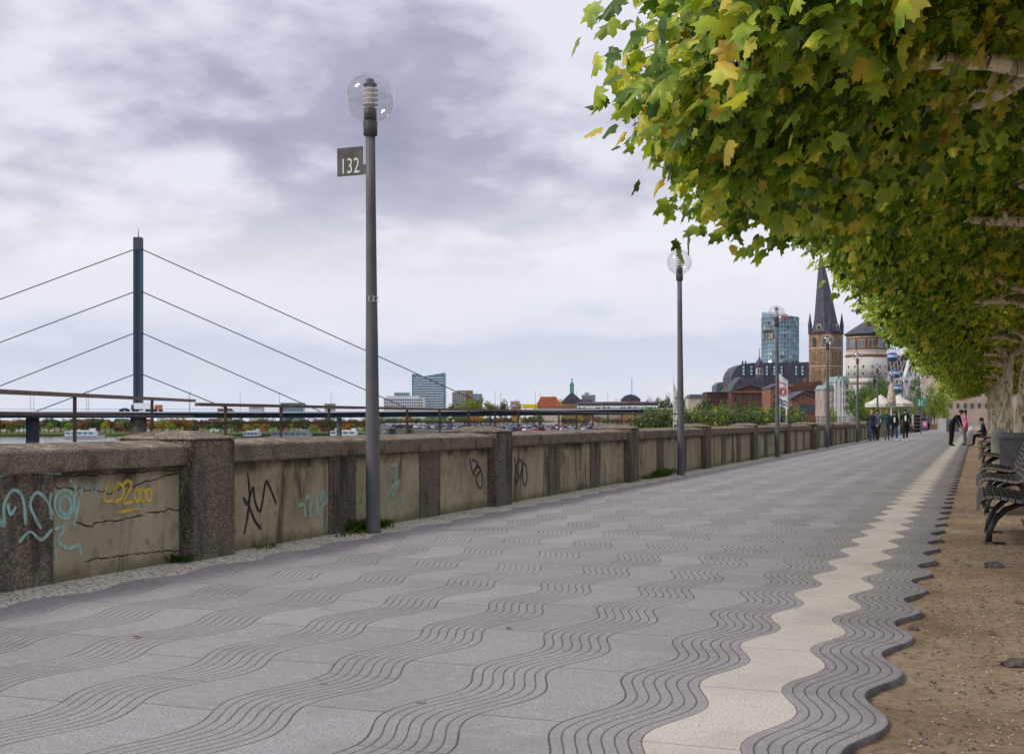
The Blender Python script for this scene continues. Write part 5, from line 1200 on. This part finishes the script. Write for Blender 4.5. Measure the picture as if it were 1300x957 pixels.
# ------------------------------------------------------------------ ferris wheel
fw = Bld('ferris_wheel', 'tall white ferris wheel with dark blue gondolas half hidden by the plane trees', 'ferris wheel', 1170, 300, -.3, R(52)); k = fw.k
RW = 102 * k; zc = fw.Z(424)
for s in (-.8, .8):
    MB().tube([(RW * math.cos(a), s, zc + RW * math.sin(a)) for a in np.linspace(0, 2 * PI, 61)], .13, 6).build('rim', 'steel_white', fw.o)
    MB().tube([(RW * .9 * math.cos(a), s, zc + RW * .9 * math.sin(a)) for a in np.linspace(0, 2 * PI, 61)], .08, 6).build('inner_rim', 'steel_white', fw.o)
MB().tube([(0, -1.6, zc), (0, 1.6, zc)], .9, 14).build('hub', 'steel_white', fw.o)
gme = None
for i in range(30):
    a = 2 * PI * i / 30 + .05; q = Vector((RW * math.cos(a), 0, zc + RW * math.sin(a)))
    for s in (-.8, .8): MB().tube([(0, s, zc), (q.x, s, q.z)], .05, 4).build('spoke', 'steel_white', fw.o)
    if gme is None:
        gme = MB(); gme.cur = 0; gme.lathe([(.5, -2.3), (1.05, -2.2), (1.15, -1.75), (1.15, -1.4)], 12); gme.cur = 1; gme.lathe([(1.1, -1.38), (1.1, -.75)], 12); gme.cur = 0; gme.lathe([(1.2, -.74), (1.1, -.5), (.3, -.3)], 12); gme.cur = 2; gme.tube([(0, 0, -.3), (0, 0, .1)], .08, 5)
        gme = gme.mesh('gondola', ['gondola_blue', 'glass_pale', 'steel_white'])
    o = bpy.data.objects.new('gondola', gme); COL.objects.link(o); o.parent = fw.o; o.location = q
for s in (-3.6, 3.6):
    for sx in (-9.5, 9.5):
        MB().tube([(0, s * .4, zc), (sx, s, 0)], .42, 10).build('support_leg', 'steel_white', fw.o, True)
    MB().tube([(-4.75, s * .7, zc / 2), (4.75, s * .7, zc / 2)], .16, 8).build('brace', 'steel_white', fw.o)

# ------------------------------------------------------------------ flags, parasols, signs near the far promenade
def at_ground(x, d, z=0): p = P(x, 0, d); return Vector((p.x, p.y, z))
def parasol(xc, ytop, yedge, wpx, d, label, mat='canvas', closed=False):
    b = Bld('parasol', label, 'parasol', xc, d, -.1, 0, 'parasols by the promenade'); 
    MB().tube([(0, 0, 0), (0, 0, b.Z(ytop))], .05, 8).build('pole', 'steel_white', b.o)
    r = wpx * b.k / 2
    if closed: MB().lathe([(.30, b.Z(yedge)), (.34, b.Z(yedge) + .4), (.16, b.Z(ytop) - .3), (.05, b.Z(ytop))], 10).build('canopy', mat, b.o, True)
    else:
        n = 8; z0, z1 = b.Z(yedge), b.Z(ytop); vs = []
        for rr, z in ((1, z0 - .25), (1, z0), (.5, z0 + (z1 - z0) * .42), (.03, z1)):
            for i in range(16): a = 2 * PI * i / 16; f = 1 if i % 2 == 0 else .955; vs.append((r * rr * f * math.cos(a), r * rr * f * math.sin(a), z))
        MB().add(vs, [(j * 16 + i, j * 16 + (i + 1) % 16, (j + 1) * 16 + (i + 1) % 16, (j + 1) * 16 + i) for j in range(3) for i in range(16)]).build('canopy', mat, b.o)
parasol(1118, 501, 512.5, 40, 92, 'wide cream parasol at the left over the far promenade'); parasol(1141, 500.5, 512, 38, 96, 'wide cream parasol at the right behind the walking group')
parasol(1131.5, 486, 515, 6, 90, 'closed beige parasol standing tall between the cream parasols', 'canvas_beige', True)
# green sign
b = Bld('green_sign', 'square green sign with white figures on a post', 'sign', 1169.6, 104, -.02)
MB().tube([(0, .06, 0), (0, .06, b.Z(504))], .035, 8).build('post', 'lamp_grey', b.o); pn = b.box('panel', 1164.4, 1174.9, 505.7, 516.4, -.02, .02, 'sign_green')
for xx in (1167.2, 1170.2):
    m = MB(); x0 = b.X(xx); m.sphere((x0, -.03, b.Z(509)), .045, 8, 1, .3); m.box(x0 - .045, x0 + .045, -.035, -.022, b.Z(513), b.Z(509.8)); m.box(x0 - .045, x0 - .01, -.035, -.022, b.Z(515), b.Z(513)); m.box(x0 + .01, x0 + .045, -.035, -.022, b.Z(515), b.Z(513)); m.build('figure_symbol', 'off_white', pn)
for sx, sz in ((-1, 1), (1, 1), (-1, -1), (1, -1)):
    cx_, cz_ = b.X(1169.6) + sx * .25, b.Z(511) + sz * .25; MB().prism([(cx_, cz_), (cx_ - sx * .12, cz_), (cx_, cz_ - sz * .12)], 'y', -.034, -.022).build('arrow_symbol', 'off_white', pn)
# grey lattice cabinet
b = Bld('shelf_cabinet', 'grey open shelf cabinet standing beside the wall at the far promenade', 'cabinet', 1164.7, 118, 0)
b.box('back_panel', 1160.2, 1169, 526, None, .5, .55, 'lamp_grey'); [b.box('side_panel', a, a + .5, 526, None, 0, .5, 'concrete') for a in (1159.7, 1169)]
for y_ in (526, 530.5, 535, 539.5, 544): b.box('shelf', 1160.2, 1169, y_, y_ + .6, -.01, .5, 'concrete')
# display board
b = Bld('display_board', 'standing display board with a blue frame and pink poster', 'board', 1174, 126, 0)
b.box('frame', 1170, 1178, 533.5, 546, 0, .05, 'car_blue'); b.box('poster', 1170.8, 1177.2, 534.3, 543, -.02, -.005, 'cloth_pink'); b.box('picture', 1172, 1176, 536, 540, -.03, -.021, 'cloth_white'); b.box('leg', 1170, 1170.6, 546.02, None, .3, .35, 'iron'); b.box('leg', 1177.4, 1178, 546.02, None, .3, .35, 'iron')
# tall printed flag on a pole
b = Bld('banner_flag', 'tall white banner with red and blue print on a pole behind the wall', 'flag', 987, 84, -3.2)
MB().tube([(0, 0, 0), (0, 0, b.Z(471))], .03, 8).build('pole', 'steel_white', b.o)
m = MB(); n = 14; vs = []
def wav(u, z): return .05 * math.sin(u * 7 + z * 2)
x0, x1 = b.X(987.2), b.X(1000.6)
for i in range(n + 1):
    u = i / n; x = x0 + (x1 - x0) * u; zt = b.Z(473 + 10.5 * u); zb_ = b.Z(514 + 5 * u)
    for j in range(9): z = zb_ + (zt - zb_) * j / 8; vs.append((x, wav(u, z), z))
fl = m.add(vs, [(i * 9 + j, (i + 1) * 9 + j, (i + 1) * 9 + j + 1, i * 9 + j + 1) for i in range(n) for j in range(8)]).build('cloth', 'off_white', b.o)
fl.modifiers.new('s', 'SOLIDIFY').thickness = .006
def flagmark(pts, mat, r=.035, name='print_mark'): m = MB(); m.tube([(x0 + (x1 - x0) * u, wav(u, b.Z(y)) - .02, b.Z(y)) for u, y in pts], r, 5, squash=1); m.build(name, mat, fl)
flagmark([(.5 + .28 * math.cos(a), 497 + 5 * math.sin(a)) for a in np.linspace(0, 6.28, 15)], 'red_mark'); flagmark([(.5 + .16 * math.cos(a), 497 + 2.6 * math.sin(a)) for a in np.linspace(0, 6.28, 11)], 'red_mark', .03); flagmark([(.15, 484), (.3, 486), (.5, 486.5), (.75, 489)], 'red_mark', .03)
flagmark([(.1, 508), (.3, 507), (.5, 509.5), (.7, 508.8), (.92, 512)], 'car_blue', .045); flagmark([(.1, 512), (.3, 511), (.5, 513.5), (.7, 513), (.92, 515.5)], 'car_blue', .04)
for xx, lb in ((989.5, 'white post below the printed banner, left one'), (998.6, 'white post below the printed banner, right one')):
    q = Bld('white_post', lb, 'post', xx, 84, -3.2); MB().tube([(0, 0, 0), (0, 0, q.Z(515 if xx < 990 else 519))], .05, 8).build('post', 'steel_white', q.o); MB().sphere((0, 0, q.Z(515 if xx < 990 else 519)), .07, 8).build('knob', 'steel_white', q.o)
b = Bld('sail_flag', 'narrow white sail shaped flag left of the second lamp post', 'flag', 855, 104, -3.2)
MB().tube([(0, 0, 0), (0, 0, b.Z(486)), (.02, 0, b.Z(473))], [.035, .025, .012], 8).build('pole', 'steel_white', b.o)
m = MB(); ol = [(855.2, 486), (856.5, 489), (858.6, 494), (860.2, 500), (861, 508), (860.8, 520), (859.5, 530), (858.5, 539)]; vs = []
for i, (xx, yy) in enumerate(ol):
    for j in range(5): u = j / 4; vs.append((b.X(855.1) + (b.X(xx) - b.X(855.1)) * u, .04 * math.sin(i * .9 + u * 4), b.Z(yy)))
sf = m.add(vs, [(i * 5 + j, i * 5 + j + 1, (i + 1) * 5 + j + 1, (i + 1) * 5 + j) for i in range(len(ol) - 1) for j in range(4)]).build('cloth', 'canvas', b.o)
sf.modifiers.new('s', 'SOLIDIFY').thickness = .006
m = MB(); m.tube([(b.X(856.5), -.06, b.Z(506)), (b.X(859.5), -.06, b.Z(504))], .05, 5); m.tube([(b.X(856.5), -.06, b.Z(512)), (b.X(859), -.06, b.Z(511))], .04, 5); m.build('print_mark', 'plum', sf)

# ------------------------------------------------------------------ sky, sun, camera
w = bpy.data.worlds.new('World'); scene.world = w; w.use_nodes = True; nt = w.node_tree; bgn = nt.nodes['Background']
SUN_EL, SUN_AZ = 42, 230        # azimuth from which light comes, clockwise from +Y
sky = nt.nodes.new('ShaderNodeTexSky'); sky.sky_type = 'NISHITA'; sky.sun_disc = False; sky.sun_elevation = R(SUN_EL); sky.sun_rotation = R(SUN_AZ)
class WM(Mat):
    def __init__(s, nt): s.nt = nt; s._co = None
wm = WM(nt); g = wm.co('Generated'); X, Y, Z = wm.xyz(g)
den = Z.maxi(0.0) + .26
cv = wm.vec(X / den, Y / den, 0.0)
big = wm.noise(1.35, 4, cv, .5, .2); mid = wm.noise(3.0, 6, cv, .52, .15); fine = wm.noise(9, 5, cv, .55, .1)
dens = big * .50 + mid * .42 + fine * .13
d1 = (P(230, 80, 1) - Vector((0, 0, CH))).normalized(); c1 = X * d1.x + Y * d1.y + Z * d1.z
d2 = (P(620, 60, 1) - Vector((0, 0, CH))).normalized(); c2 = X * d2.x + Y * d2.y + Z * d2.z
dens = (dens - .5) * 1.4 + .5 + smooth(c1, .95, .998) * .08 + smooth(c2, .97, .999) * .01 - .06
cloud = wm.ramp(dens, [(.34, (.68, .68, .73)), (.46, (.57, .575, .65)), (.52, (.46, .467, .55)), (.59, (.32, .33, .425)), (.72, (.235, .24, .335))])
low = wm.ramp(smooth(Z, 0, .15) * .7 + dens * .75 - .2, [(.0, (.60, .62, .68)), (.22, (.50, .53, .62)), (.40, (.46, .50, .60)), (.56, (.57, .58, .65)), (.80, (.66, .655, .69))])
col = wm.mix(smooth(Z, .06, .22), low, cloud)
skn = nt.nodes.new('ShaderNodeVectorMath'); skn.operation = 'SCALE'; skn.inputs['Scale'].default_value = .10; nt.links.new(sky.outputs[0], skn.inputs[0])
gap = smooth(dens, .46, .36) * .16
col = wm.mix(gap, col, skn.outputs[0])
# divide by background strength so that Background stays inside 0.05-0.15
sc = nt.nodes.new('ShaderNodeVectorMath'); sc.operation = 'SCALE'; sc.inputs['Scale'].default_value = 10 * 1.0; nt.links.new(col, sc.inputs[0])
nt.links.new(sc.outputs[0], bgn.inputs[0]); bgn.inputs[1].default_value = .1
sd = bpy.data.lights.new('sun', 'SUN'); sd.energy = 1.5; sd.angle = R(14); sd.color = (1, .94, .84); so = bpy.data.objects.new('sun', sd); COL.objects.link(so)
az = R(SUN_AZ); dirv = Vector((math.sin(az) * math.cos(R(SUN_EL)), math.cos(az) * math.cos(R(SUN_EL)), math.sin(R(SUN_EL))))
so.rotation_euler = dirv.to_track_quat('Z', 'Y').to_euler(); so.location = (0, 0, 50)
cd = bpy.data.cameras.new('camera'); cam = bpy.data.objects.new('camera', cd); COL.objects.link(cam); scene.camera = cam
cam.location = (0, 0, CH); cam.rotation_euler = (R(90), 0, T); cd.sensor_width = 36; cd.lens = F / 1300 * 36; cd.shift_y = (HY - 478.5) / 1300; cd.clip_start = .1; cd.clip_end = 20000
scene.view_settings.view_transform = 'Standard'; scene.view_settings.look = 'None'; scene.view_settings.exposure = 0.45; scene.view_settings.gamma = 1
scene.render.engine = 'CYCLES'; scene.cycles.max_bounces = 6; scene.cycles.transparent_max_bounces = 12
